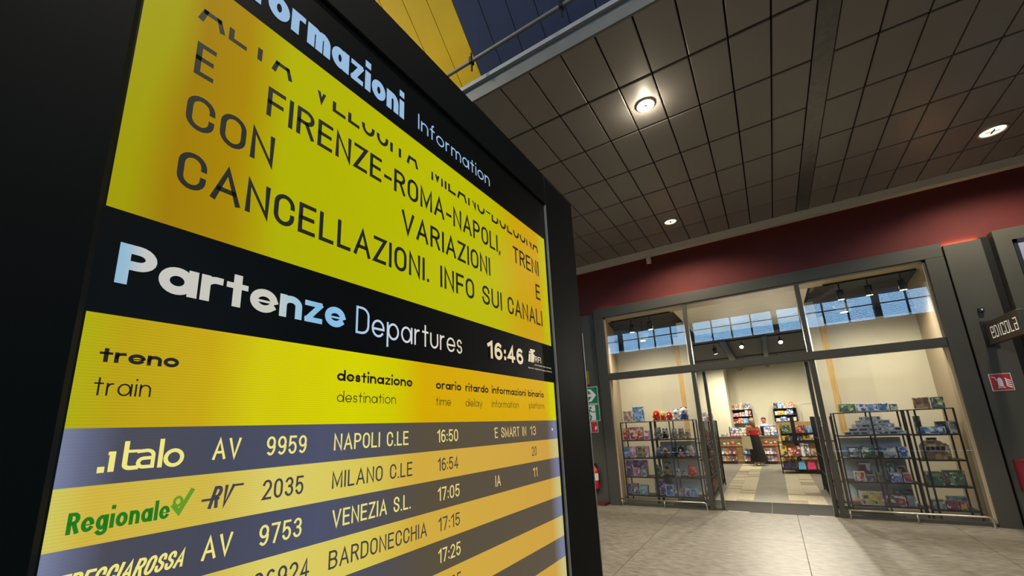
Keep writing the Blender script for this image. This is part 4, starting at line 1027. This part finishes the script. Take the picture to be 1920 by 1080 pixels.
for a in [
 ('red and yellow plush, left of three red ones on the rack top', 1222, 1235, 769, zt0, rd, rd, yl),
 ('red plush with white muzzle, middle of three red ones on the rack top', 1235.5, 1246, 768, zt0, rd, yl, wh),
 ('red plush, right of three red ones on the rack top', 1247.5, 1258, 769, zt0, rd, rd, wh),
 ('white plush with blue spots on the rack top beside the red ones', 1259, 1272, 767, zt0, wh, wh, bl),
 ('blue and white plush at the right end of the rack top', 1272, 1288, 763, zt0, bl, wh, bl),
 ('grey plush at the left of the second shelf', 1224, 1238, 800, LV[1], gr, gr, gr),
 ('black and white panda plush on the second shelf', 1239, 1251, 803, LV[1], bk, wh, bk),
 ('pale grey plush on the second shelf beside the panda', 1256, 1268, 801, LV[1], gr, (170, 168, 164), gr),
 ('beige grey plush on the second shelf, right of the centre post', 1269, 1281, 801, LV[1], be, (176, 164, 150), gr),
 ('small beige plush at the right end of the second shelf', 1282, 1293, 804, LV[1], be, be, br),
 ('grey and white plush at the left of the third shelf', 1227, 1239, 838, LV[2], gr, wh, gr),
 ('brown and cream plush dog on the third shelf', 1240, 1252, 836, LV[2], br, be, bk),
 ('black plush on the third shelf beside the centre post', 1256, 1267, 837, LV[2], bk, bk, bk),
 ('black and white plush with pink feet on the third shelf', 1268, 1282, 836, LV[2], (200, 120, 130), bk, wh),
 ('cream plush bear at the right end of the third shelf', 1284, 1299, 834, LV[2], be, (222, 206, 180), be),
 ('grey green plush at the left of the fourth shelf', 1227, 1240, 872, LV[3], (150, 160, 120), gr, bk),
 ('beige teddy bear with dark ears on the fourth shelf', 1241, 1258, 867, LV[3], (206, 170, 140), be, bk),
 ('black and white plush dog on the fourth shelf', 1263.5, 1273.5, 872, LV[3], wh, wh, bk),
 ('white plush on the fourth shelf beside the black and white dog', 1276.5, 1286, 873, LV[3], wh, (214, 210, 206), gr),
 ('red orange plush at the right end of the fourth shelf', 1287, 1303, 873, LV[3], (208, 84, 64), (214, 100, 76), rd)]:
    NP += 1; a = list(a); a[1] -= 1.0; a[2] += 1.0
    plush(*a, gp, yo=.208 if NP % 2 else .055, ears='long' if 'dog' in a[0] else 'round')

# ------------------------------------------------------------------ wire racks running into the shop beside the entrance
def inner_rack(label, xf, xb, y0, y1, lab2, ztop=1.58):
    t = thing('wire_gondola', label, 'rack', ((xf + xb) / 2, (y0 + y1) / 2, 0)); r = .007
    n = int((y1 - y0) / .16)
    for k in range(n + 1):
        y = y0 + (y1 - y0) * k / n
        part('wire_upright', MB().box(xf - r, xf + r, y - r, y + r, .06, ztop), M_black, t)
    for zz in (.08, .45, .80, 1.15, ztop):
        part('wire_rail', MB().box(xf - r * 1.3, xf + r * 1.3, y0, y1, zz - r, zz + r), M_black, t)
    for zz in (.10, .45, .80, 1.15):
        part('shelf', MB().box(min(xf, xb) + .012, max(xf, xb) - .012, y0, y1, zz - .014, zz + .004), M_black, t)
    for y in (y0, y1):
        part('end_post', MB().box(xb - .012, xb + .012, y - .012, y + .012, 0, ztop), M_black, t)
        part('end_post', MB().box(xf - .012, xf + .012, y - .012, y + .012, 0, ztop), M_black, t)
    pals = [P_cream, P_pink, P_red, P_grey, P_white, P_dark, P_blue, P_orange, P_dred]
    s = 1 if xb > xf else -1
    for li, zz in enumerate((.10, .45, .80, 1.15)):
        ny = 6; w = (y1 - y0 - .1) / ny
        for k in range(ny):
            ya = y0 + .05 + k * w + .01; hh_ = random.uniform(.2, .28); m = random.choice(pals); o = random.uniform(.02, .05)
            q = MB().box(xf + s * o, xf + s * (o + .07), ya, ya + w - .03, zz + .005, zz + hh_, bev=.003)
            solo('magazine_bundle', '%s magazine bundle from the front on the %s shelf, rack %s' % (ORD[k], ('bottom', 'second', 'third', 'top')[li], lab2), 'magazines', q, m, 'magazines in the entrance racks')
inner_rack('tall wire rack running into the shop left of the entrance', -1.28, -1.46, 9.75, 12.2, 'left of the entrance')
inner_rack('tall wire rack running into the shop right of the entrance', .70, .86, 9.68, 11.9, 'right of the entrance')
x = -1.36
for i, (y, m, h) in enumerate([(10.1, P_cream, .15), (10.6, P_grey, .19), (11.3, P_red, .14), (11.8, P_orange, .16)]):
    solo('leaning_book', '%s book from the front standing on top of the left entrance rack' % ORD[i], 'book', MB().add([(x - .06, y, 1.595), (x + .06, y, 1.595), (x + .06, y + .05, 1.595 + h), (x - .06, y + .05, 1.595 + h), (x - .06, y + .03, 1.595), (x + .06, y + .03, 1.595), (x + .06, y + .08, 1.595 + h), (x - .06, y + .08, 1.595 + h)], [(0, 1, 2, 3), (7, 6, 5, 4), (0, 3, 7, 4), (1, 5, 6, 2), (3, 2, 6, 7), (0, 4, 5, 1)]), m, 'books on the left entrance rack')
solo('shelf_top_board', 'thin black board lying on top of the left entrance rack', 'board', MB().box(-1.45, -1.29, 9.77, 12.18, 1.590, 1.594), M_black)
# ------------------------------------------------------------------ sales counter at the back
CY_ = 17.7
xa = at(1351, 850, 1, CY_)[0]; xb = at(1466, 850, 1, CY_)[0]
t = thing('sales_counter', 'wooden sales counter with magazine shelves at the back of the shop', 'counter', ((xa + xb) / 2, CY_ + .3, 0))
M_counter = mat('counter wood', (190, 160, 112), rough=.5, noise=.1, nscale=5, stretch=(1, 1, 6))
part('carcass', MB().box(xa, xb, CY_ + .14, CY_ + .60, 0, .93), M_counter, t)
part('worktop', MB().box(xa - .02, xb + .02, CY_ + .02, CY_ + .62, .93, .965, bev=.005), mat('counter top', (96, 88, 80), rough=.4), t)
part('kick_board', MB().box(xa, xb, CY_ + .10, CY_ + .14, 0, .08), mat('kick dark', (120, 104, 84), rough=.6), t)
for p0, p1 in ((1382, 1393), (1456, 1466)):
    x0 = at(p0, 850, 1, CY_)[0]; x1 = at(p1, 850, 1, CY_)[0]
    for k in range(8): part('slat', MB().box(x0, x1, CY_ + .11, CY_ + .14, .09 + k * .082, .165 + k * .082), M_wood, t)
bays = [(1353, 1381), (1394, 1415), (1431, 1456)]
BX = [(at(a, 850, 1, CY_)[0], at(b, 850, 1, CY_)[0]) for a, b in bays]
for x0, x1 in BX:
    for zz in (.10, .34): part('shelf', MB().box(x0, x1, CY_, CY_ + .14, zz - .02, zz), M_black, t)
part('ledge', MB().box(xa, xb, CY_, CY_ + .14, .64, .66), M_counter, t)
mags = [P_pink, P_cream, P_grey, P_white, P_dred, P_purple, P_orange, P_bw]
MAGC = {P_pink.name: 'pink', P_cream.name: 'cream', P_grey.name: 'grey', P_white.name: 'white', P_dred.name: 'dark red', P_purple.name: 'purple', P_orange.name: 'orange', P_bw.name: 'blue'}
for bi, (x0, x1) in enumerate(BX):
    for ri, zz in enumerate((.10, .34)):
        n = 4 if bi != 1 else 3; wv = (x1 - x0) / n
        for k in range(n):
            m = random.choice(mags); a = x0 + k * wv + .006; b = x0 + (k + 1) * wv - .006; h = random.uniform(.19, .225)
            vs = [(a, CY_ + .02, zz + .002), (b, CY_ + .02, zz + .002), (b, CY_ + .07, zz + h), (a, CY_ + .07, zz + h), (a, CY_ + .04, zz + .002), (b, CY_ + .04, zz + .002), (b, CY_ + .085, zz + h), (a, CY_ + .085, zz + h)]
            solo('magazine', '%s magazine from the left on the %s shelf of the counter %s bay' % (ORD[k], ('lower', 'upper')[ri], ('left', 'middle', 'right')[bi]), 'magazine',
                 MB().add(vs, [(0, 1, 2, 3), (7, 6, 5, 4), (0, 3, 7, 4), (1, 5, 6, 2), (3, 2, 6, 7), (0, 4, 5, 1)]), m, 'magazines on the counter front')
# small goods on the counter ledge
for i, (p, c, h, r) in enumerate([(1357, (226, 190, 180), .07, .05), (1364, (214, 160, 120), .08, .045), (1373, (206, 96, 84), .11, .055), (1384, (190, 170, 140), .07, .05), (1397, (120, 170, 160), .12, .04), (1436, (206, 70, 100), .10, .05), (1445, (220, 120, 110), .07, .05), (1453, (196, 110, 90), .09, .045)]):
    x = at(p, 828, 1, CY_)[0]
    t = thing('ledge_jar', '%s small round jar from the left on the counter ledge' % ORD[i], 'jar', (x, CY_ + .053, .66), 'jars on the counter ledge')
    part('pot', MB().loft([(x, CY_ + .053, .661, r * .8, r * .8), (x, CY_ + .053, .67 + h * .5, r, r), (x, CY_ + .053, .66 + h, r * .85, r * .85)]), mat('jar %d %d %d' % c, c, rough=.5), t, True)
    part('lid', MB().loft([(x, CY_ + .053, .66 + h, r * .9, r * .9), (x, CY_ + .053, .675 + h, r * .9, r * .9)]), M_signw, t)
# tiered newspaper trays on the counter
for lab, p0, p1, side_ in [('black tiered newspaper tray on the counter, left of the woman', 1368, 1401, 'left'), ('black tiered newspaper tray on the counter, right of the woman', 1431, 1457, 'right')]:
    x0 = at(p0, 805, 1, CY_ + .1)[0]; x1 = at(p1, 805, 1, CY_ + .1)[0]
    t = thing('newspaper_tray', lab, 'tray', ((x0 + x1) / 2, CY_ + .25, .965)); y0 = CY_ + .08
    for k in range(3): part('tier', MB().box(x0, x1, y0 + .12 * k, y0 + .12 * (k + 1), .966, .985 + .10 * k), M_black, t)
    part('side_panel', MB().box(x0 - .015, x0 - .001, y0, y0 + .37, .966, 1.31), M_black, t)
    part('side_panel', MB().box(x1 + .001, x1 + .015, y0, y0 + .37, .966, 1.31), M_black, t)
    for k in range(3):
        for c in range(2):
            a = x0 + (x1 - x0) * c / 2 + .01; b = x0 + (x1 - x0) * (c + 1) / 2 - .01; zb_ = .986 + .10 * k
            solo('newspaper_stack', '%s newspaper stack on the %s tier of the %s counter tray' % (('left', 'right')[c], ('lowest', 'middle', 'highest')[k], side_), 'newspapers',
                 MB().box(a, b, y0 + .12 * k + .005, y0 + .12 * k + .10, zb_, zb_ + .085, bev=.004), random.choice([P_white, P_bw, P_cream, P_pink, P_grey]), 'newspapers on the counter')
B2 = [(1355, P_grey, .10), (1361, P_cream, .13)]
for i, (p, m, h) in enumerate(B2):
    x = at(p, 815, 1, CY_ + .1)[0]
    solo('counter_box', ('small grey box at the left end of the counter', 'small cream box beside the left newspaper tray')[i], 'box', MB().box(x - .045, x + .045, CY_ + .08, CY_ + .2, .966, .966 + h, bev=.004), m)
# shelving on the back wall
def wall_unit(label, px0, px1, py0, py1, rows, who, yb=19.9):
    y0 = yb - .3; x0 = at(px0, 775, 1, y0)[0]; x1 = at(px1, 775, 1, y0)[0]; zt = at((px0 + px1) / 2, py0, 1, y0)[2]; zb = at((px0 + px1) / 2, py1, 1, y0)[2]
    t = thing('wall_shelf_unit', label, 'shelf', ((x0 + x1) / 2, y0 + .15, zb)); n = len(rows); st = (zt - zb) / n
    part('back_panel', MB().box(x0, x1, y0 + .28, y0 + .3, zb, zt - st), M_black, t)
    for x in (x0, x1): part('side_panel', MB().box(x - .012, x + .012, y0, y0 + .3, zb, zt - st), M_black, t)
    for k in range(n): part('shelf', MB().box(x0, x1, y0, y0 + .28, zb + k * st - .02, zb + k * st), M_black, t)
    part('wall_cleat', MB().box(x0 + .1, x1 - .1, yb, 20.0, zb, zb + .1), M_black, t)
    for k, row in enumerate(rows):
        c = x0 + .03
        for i, (wd, h, m, nm, kd) in enumerate(row):
            w = (x1 - x0 - .06) * wd
            solo(nm, '%s %s from the left on the %s shelf of the %s wall unit' % (ORD[i], kd, ('bottom', 'middle', 'top')[k], who), kd.split()[-1], MB().box(c + .006, c + w - .006, y0 + .03, y0 + .18, zb + k * st + .001, zb + k * st + st * h, bev=.004), m, 'goods on the wall units')
            c += w
wall_unit('black shelf unit with orange and cream books on the shop back wall', 1369, 1410, 755, 794,
          [[(.3, .7, P_red, 'box', 'box'), (.25, .75, P_orange, 'box', 'box'), (.25, .7, P_sky, 'box', 'box'), (.2, .6, P_grey, 'box', 'box')],
           [(.4, .5, P_pink, 'box', 'box'), (.3, .6, P_cream, 'box', 'box'), (.15, .85, P_white, 'box', 'box'), (.15, .8, P_dred, 'box', 'box')],
           [(.2, .85, P_orange, 'book', 'book'), (.2, .85, P_cream, 'book', 'book'), (.25, .9, P_cream, 'book', 'book'), (.35, .95, P_grey, 'book', 'book')]], 'left')
wall_unit('black shelf unit with yellow boxes and bottles on the shop back wall', 1451, 1494, 753, 790,
          [[(.25, .5, P_white, 'box', 'box'), (.3, .7, P_bw, 'box', 'box'), (.2, .5, P_grey, 'box', 'box'), (.25, .6, P_cream, 'box', 'box')],
           [(.15, .6, P_cream, 'box', 'box'), (.3, .65, P_yellow, 'box', 'box'), (.15, .6, P_cream, 'box', 'box'), (.15, .8, P_bw, 'box', 'box'), (.15, .8, P_bw, 'box', 'box')],
           [(.2, .9, P_dark, 'box', 'box'), (.22, 1.0, P_sky, 'box', 'box'), (.22, .85, P_cream, 'box', 'box'), (.06, .7, P_white, 'box', 'box'), (.25, .95, P_orange, 'box', 'box')]], 'right')
# narrow door outline in the back wall
dr = sempty('door_3'); x0 = at(1506, 775, 1, 19.98)[0]; x1 = x0 + .85
part('door_leaf', MB().box(x0, x1, 19.97, 19.999, 0, 2.05), M_cream, dr)
part('door_frame', MB().box(x0 - .05, x0, 19.95, 19.999, 0, 2.11).box(x1, x1 + .05, 19.95, 19.999, 0, 2.11).box(x0, x1, 19.95, 19.999, 2.05, 2.11), M_white, dr)
part('door_handle', MB().box(x0 + .05, x0 + .16, 19.93, 19.97, 1.0, 1.03), M_steel, dr)
# till
x0 = at(1423, 790, 1, 18.1)[0]; x1 = at(1452, 790, 1, 18.1)[0]
t = thing('cash_till', 'long black till unit behind the counter displays', 'till', ((x0 + x1) / 2, 18.2, .966))
part('cabinet', MB().box(x0, x1, 18.16, 18.29, .966, 1.30, bev=.006), M_blackp, t)
part('screen', MB().box(x0 + .02, x0 + .26, 18.155, 18.162, 1.10, 1.27), mat('till screen', (30, 34, 40), rough=.2), t)

# ------------------------------------------------------------------ wooden stand and low table on the right
YS = 16.0
x0 = at(1459, 800, 1, YS)[0]; x1 = at(1531, 800, 1, YS)[0]; zt = at(1495, 791, 1, YS)[2]
t = thing('wooden_book_stand', 'pale wooden book stand behind the low table', 'stand', ((x0 + x1) / 2, YS + .2, 0))
part('back_board', MB().box(x0, x1, YS + .24, YS + .27, 0, zt), M_wood, t)
for x in (x0, x1 - .03): part('side_board', MB().box(x, x + .03, YS, YS + .24, 0, zt), M_wood, t)
zs = [at(1495, 826, 1, YS)[2], at(1495, 812, 1, YS)[2]]
for z_ in (.3, zs[0], zs[1]): part('shelf', MB().box(x0 + .03, x1 - .03, YS, YS + .24, z_ - .02, z_), M_wood if z_ < .5 else M_black, t)
for i, (p0, p1, yt, m, lab) in enumerate([(1465, 1480, 797, P_green, 'white and green book on the upper shelf of the wooden stand'), (1492, 1505, 797, P_red, 'red and white magazine on the upper shelf of the wooden stand'), (1506, 1511, 797, P_dark, 'narrow dark book on the upper shelf of the wooden stand'), (1512, 1526, 798, P_sky, 'pale blue magazine on the upper shelf of the wooden stand')]):
    a = at(p0, 800, 1, YS + .05)[0]; b = at(p1, 800, 1, YS + .05)[0]; zz = at((p0 + p1) / 2, yt, 1, YS + .05)[2]
    solo('book', lab, 'book', MB().box(a, b, YS + .05, YS + .08, zs[1] + .001, zz, bev=.002), m, 'books on the wooden stand')
for i, (p0, p1, yt, m) in enumerate([(1465.5, 1474, 817, P_yellow), (1475, 1486, 816, P_olive), (1494, 1503, 819, P_grey), (1504, 1516, 817, P_yellow), (1517, 1528, 815, P_cream)]):
    a = at(p0, 820, 1, YS + .05)[0]; b = at(p1, 820, 1, YS + .05)[0]; zz = max(zs[0] + .08, at((p0 + p1) / 2, yt, 1, YS + .05)[2])
    solo('gift_box', '%s small gift box from the left on the lower shelf of the wooden stand' % ORD[i], 'box', MB().box(a, b, YS + .04, YS + .16, zs[0] + .001, zz, bev=.006), m, 'gift boxes on the wooden stand')
YT = 14.9
x0 = at(1464, 860, 1, YT)[0]; x1 = at(1541, 860, 1, YT)[0]; zT = at(1500, 829, 1, YT)[2]; zM = at(1500, 856, 1, YT)[2]
t = thing('low_display_table', 'black framed display table with handbags hanging below', 'table', ((x0 + x1) / 2, YT + .3, 0))
for x in (x0, x1):
    for y in (YT, YT + .6): part('leg', MB().box(x - .014, x + .014, y - .014, y + .014, 0, zT), M_black, t)
for z_ in (zT, zM, .12):
    part('rail', MB().box(x0, x1, YT - .012, YT + .012, z_ - .02, z_), M_black, t)
part('shelf', MB().box(x0, x1, YT + .012, YT + .6, zM - .02, zM), M_black, t)
part('shelf', MB().box(x0, x1, YT + .012, YT + .6, .10, .12), M_black, t)
part('back_rail', MB().box(x0, x1, YT + .59, YT + .61, zT - .02, zT), M_black, t)
for i, (p0, p1, yt, m, lab) in enumerate([(1466, 1476, 836, P_yellow, 'yellow box at the left end of the low table'), (1477, 1488, 840, P_red, 'red and white box on the low table beside the yellow one'), (1489, 1501, 836, P_dred, 'dark red box in the middle of the low table'), (1502, 1509, 832, P_white, 'white carton on the low table right of the dark red box'), (1510, 1518, 833, P_grey, 'grey carton on the low table'), (1520, 1538, 842, P_brown, 'wide brown box at the right end of the low table')]):
    a = at(p0, 845, 1, YT + .06)[0]; b = at(p1, 845, 1, YT + .06)[0]; zz = at((p0 + p1) / 2, yt, 1, YT + .06)[2]
    solo('carton', lab, 'box', MB().box(a + .004, b - .004, YT + .06, YT + .22, zM + .001, zz, bev=.004), m, 'boxes on the low table')
for i, (p0, p1, c, lab) in enumerate([(1467, 1481, (50, 46, 84), 'navy handbag under the low table, leftmost'), (1482, 1494, (44, 44, 66), 'dark blue handbag under the low table'), (1496, 1511, (96, 176, 214), 'sky blue handbag under the low table'), (1513, 1530, (226, 62, 116), 'bright pink handbag under the low table'), (1532, 1541, (150, 110, 106), 'grey and red handbag at the right end under the low table')]):
    a = at(p0, 870, 1, YT + .05)[0]; b = at(p1, 870, 1, YT + .05)[0]; xm = (a + b) / 2; w2 = (b - a) / 2
    t = thing('handbag', lab, 'bag', (xm, YT + .1, .12), 'handbags under the low table'); m = mat('bag %d %d %d' % c, c, rough=.5)
    vs = [(xm - w2 * .95, YT + .04, .122), (xm + w2 * .95, YT + .04, .122), (xm + w2 * .95, YT + .16, .122), (xm - w2 * .95, YT + .16, .122), (xm - w2 * .7, YT + .08, .34), (xm + w2 * .7, YT + .08, .34), (xm + w2 * .7, YT + .12, .34), (xm - w2 * .7, YT + .12, .34)]
    part('pouch', MB().add(vs, [(0, 3, 2, 1), (4, 5, 6, 7), (0, 1, 5, 4), (1, 2, 6, 5), (2, 3, 7, 6), (3, 0, 4, 7)]), m, t)
    part('handle', MB().tube([(xm - w2 * .5, YT + .1, .34)] + [(xm + w2 * .5 * math.cos(math.pi - math.pi * k / 8), YT + .1, .34 + .10 * math.sin(math.pi * k / 8)) for k in range(1, 8)] + [(xm + w2 * .5, YT + .1, .34)], .009, 6), m, t, True)
    part('flap', MB().box(xm - w2 * .5, xm + w2 * .5, YT + .052, YT + .062, .22, .30), m, t)
# folded umbrellas in a stand in front of the wooden stand
t = thing('umbrella_stand', 'tall black umbrella stand between the wooden stand and low table', 'stand', (.42, 15.65, 0))
xc = at(1487, 800, 1, 15.6)[0]
t.location = (xc, 15.65, 0)
part('column', MB().box(xc - .05, xc + .05, 15.6, 15.7, 0, 1.58, bev=.01), M_blackp, t)
part('arm', MB().box(xc - .14, xc + .14, 15.58, 15.6, 1.02, 1.05), M_black, t)
part('base', MB().loft([(xc, 15.65, 0, .17, .17), (xc, 15.65, .02, .16, .16)]), M_black, t)
for i, (dx, c) in enumerate([(-.10, (70, 52, 110)), (.10, (46, 40, 70))]):
    t = thing('folded_umbrella', ('violet folded umbrella hanging at the left of the black stand', 'dark folded umbrella hanging at the right of the black stand')[i], 'umbrella', (xc + dx, 15.56, .78), 'umbrellas on the stand')
    part('canopy', MB().loft([(xc + dx, 15.555, .80, .008, .008), (xc + dx, 15.555, .86, .03, .022), (xc + dx, 15.555, 1.02, .024, .022)]), mat('umb%d' % i, c, rough=.6), t, True)
    part('handle', MB().tube([(xc + dx, 15.555, 1.02), (xc + dx, 15.555, 1.10)], .008, 6), M_black, t)

# ------------------------------------------------------------------ people
def skin_body(name, verts, edges, m, parent, sub=2):
    """verts: (x, y, z, rx, ry); one continuous skinned surface, root at vertex 0"""
    me = bpy.data.meshes.new(name); o = link(name, me, parent)
    bm = bmesh.new(); lay = bm.verts.layers.skin.verify(); bv = []
    for i, (x, y, z, rx, ry) in enumerate(verts):
        v = bm.verts.new((x, y, z)); v[lay].radius = (rx, ry); v[lay].use_root = (i == 0); bv.append(v)
    for a, b in edges: bm.edges.new((bv[a], bv[b]))
    bm.to_mesh(me); bm.free(); me.materials.append(m)
    md = o.modifiers.new('skin', 'SKIN'); md.use_smooth_shade = True
    sd = o.modifiers.new('sub', 'SUBSURF'); sd.levels = sub; sd.render_levels = sub
    return o
M_skin = mat('skin', (196, 126, 92), rough=.55, spec=.3)
M_skin2 = mat('skin deeper', (186, 104, 74), rough=.55, spec=.3)
M_hair = mat('brown hair', (122, 92, 60), rough=.5, noise=.2, nscale=30, stretch=(4, 4, .5))
M_hairdk = mat('dark hair', (44, 32, 26), rough=.5)
def figure_skeleton(hands_fwd, dz=0.0):
    V = [(0, 0, .90, .13, .105), (0, 0, 1.02, .105, .085), (0, .005, 1.16, .115, .09), (0, .005, 1.27, .125, .085), (0, 0, 1.345, .055, .05), (0, .005, 1.395, .045, .045), (0, .02, 1.46, .065, .075), (0, .02, 1.53, .07, .08), (0, .01, 1.575, .045, .05)]
    E_ = [(0, 1), (1, 2), (2, 3), (3, 4), (4, 5), (5, 6), (6, 7), (7, 8)]
    def add(p, par):
        V.append(p); E_.append((par, len(V) - 1)); return len(V) - 1
    for s in (-1, 1):
        h = add((s * .085, 0, .82, .085, .085), 0); k = add((s * .085, .01, .46, .052, .055), h); a = add((s * .085, -.015, .09, .034, .036), k); f = add((s * .09, .06, .035, .034, .026), a); add((s * .095, .13, .025, .026, .018), f)
        sh = add((s * .155, 0, 1.305, .048, .048), 3); el = add((s * .215, -.02, 1.06, .036, .036), sh)
        wr = add((s * (.17 if hands_fwd else .20), .17 if hands_fwd else .03, 1.03 if hands_fwd else .84, .024, .022), el)
        d = Vector((-s * .25, 1, -.05)).normalized() if hands_fwd else Vector((0, .15, -1)).normalized()
        p0 = Vector(V[wr][:3]); pm = p0 + d * .055
        pa = add((*pm, .032, .016), wr)
        side_ = Vector((1, 0, 0)) if hands_fwd else Vector((0, 1, 0))
        for fi, (o_, L) in enumerate([(-.028, .062), (-.010, .074), (.009, .070), (.027, .055)]):
            q = pm + d * .035 + side_ * o_; k1 = add((*q, .009, .009), pa); k2 = add((*(q + d * L * .5 + Vector((0, 0, -.006))), .0085, .0085), k1); add((*(q + d * L + Vector((0, 0, -.02))), .0075, .0075), k2)
        th = p0 + d * .025 + side_ * (-s * .032 if hands_fwd else .03)
        k1 = add((*th, .010, .010), wr); add((*(th + d * .04 + side_ * (-s * .012 if hands_fwd else .012)), .0085, .0085), k1)
    return V, E_
def face(par, sgn, m_skin):
    """nose, eyes, lips and ears on the head; sgn = +1 looks towards +Y, -1 towards -Y"""
    o = wloc(par); yc = .02
    P = lambda x, y, z: (o.x + x, o.y + yc + sgn * y, o.z + z)
    part('nose', MB().ball(P(0, .092, 1.485), (.011, .016, .020)), m_skin, par, True)
    for s in (-1, 1):
        part('ear', MB().ball(P(s * .076, 0, 1.49), (.010, .018, .028)), m_skin, par, True)
        part('eye', MB().ball(P(s * .029, .078, 1.512), (.011, .008, .007)), M_black, par, True)
    part('lips', MB().ball(P(0, .084, 1.447), (.020, .008, .007)), mat('lips', (150, 70, 64), rough=.5), par, True)
xw = at(1421, 860, 1, 17.2)[0]
wo = thing('person', 'woman in a red strapless top and long black skirt, back turned, with a tote bag', 'person', (xw, 17.2, 0))
V, E_ = figure_skeleton(True)
skin_body('body', V, E_, M_skin, wo)
face(wo, 1, M_skin)
x, y = xw, 17.2
part('top', MB().loft([(x, y, .98, .135, .112), (x, y, 1.04, .132, .108), (x, y + .005, 1.12, .142, .116), (x, y + .005, 1.18, .150, .118)], cap=False), mat('red top', (214, 26, 34), rough=.7), wo, True)
part('skirt', MB().loft([(x, y, 1.03, .138, .116), (x, y, .95, .155, .135), (x, y, .86, .178, .155), (x + .01, y, .6, .20, .18), (x + .025, y, .35, .235, .20), (x + .035, y, .14, .265, .22)], cap=False), mat('black skirt', (20, 19, 20), rough=.85), wo, True)
hr = part('hair', MB().ball((x, y + .005, 1.535), (.092, .100, .088), 14, 10), M_hair, wo, True)
part('hair_length', MB().loft([(x - .005, y - .055, 1.57, .06, .03), (x + .0, y - .085, 1.50, .088, .042), (x + .015, y - .098, 1.40, .080, .036), (x + .035, y - .105, 1.32, .055, .024), (x + .05, y - .105, 1.27, .02, .010)]), M_hair, hr, True)
for s in (-1, 1):
    part('shoe', MB().loft([(x + s * .09, y + .04, .001, .045, .11), (x + s * .09, y + .045, .03, .048, .115), (x + s * .09, y + .03, .065, .042, .085), (x + s * .09, y - .02, .09, .036, .042)]), mat('white shoe', (226, 220, 210), rough=.5), wo, True)
M_tote = mat('canvas tote', (206, 192, 150), rough=.9, noise=.06, nscale=20)
tb = thing('tote_bag', 'beige canvas tote bag hanging at the side of the woman', 'bag', (x - .22, y - .12, .62))
bx, by = x - .235, y - .20
part('bag_body', MB().add([(bx - .155, by - .03, .60), (bx + .14, by - .035, .56), (bx + .14, by + .035, .56), (bx - .155, by + .03, .60), (bx - .14, by - .012, 1.00), (bx + .12, by - .012, .985), (bx + .12, by + .012, .985), (bx - .14, by + .012, 1.00)], [(0, 3, 2, 1), (4, 5, 6, 7), (0, 1, 5, 4), (1, 2, 6, 5), (2, 3, 7, 6), (3, 0, 4, 7)]), M_tote, tb)
for yy in (-.014, .014):
    part('strap', MB().tube([(bx - .06, by + yy, .99), (bx - .03, by + yy * .5 + .03, 1.18), (bx + .045, by + .06, 1.345), (bx + .075, by + .15, 1.36)], .011, 6), M_tote, tb, True)
xk = at(1432, 790, 1, 18.9)[0]
ca = thing('person', 'cashier in a pale blue shirt standing behind the counter', 'person', (xk, 18.9, .0))
V, E_ = figure_skeleton(False)
V = [(a, -b, c, d, e) for a, b, c, d, e in V]
skin_body('body', V, E_, M_skin2, ca)
face(ca, -1, M_skin2)
# the face of the cashier looks at the camera: shift of the head centre is mirrored
part('shirt', MB().loft([(xk, 18.9, .80, .17, .135), (xk, 18.9, 1.0, .145, .12), (xk, 18.9, 1.16, .16, .125), (xk, 18.9, 1.28, .185, .115), (xk, 18.9, 1.345, .12, .09), (xk, 18.9, 1.37, .062, .058)], cap=False), mat('pale blue shirt', (160, 186, 216), rough=.8), ca, True)
for s in (-1, 1): part('sleeve', MB().tube([(xk + s * .15, 18.9, 1.31), (xk + s * .19, 18.91, 1.2), (xk + s * .215, 18.92, 1.08)], [.068, .062, .056], 10), mat('pale blue shirt', (160, 186, 216)), ca, True)
part('trousers', MB().loft([(xk, 18.9, .82, .165, .13), (xk, 18.9, .6, .17, .125), (xk, 18.9, .09, .15, .09)]), mat('dark trousers', (40, 42, 52), rough=.85), ca, True)
part('hair', MB().ball((xk, 18.905, 1.555), (.082, .088, .058), 14, 8), M_hairdk, ca, True)
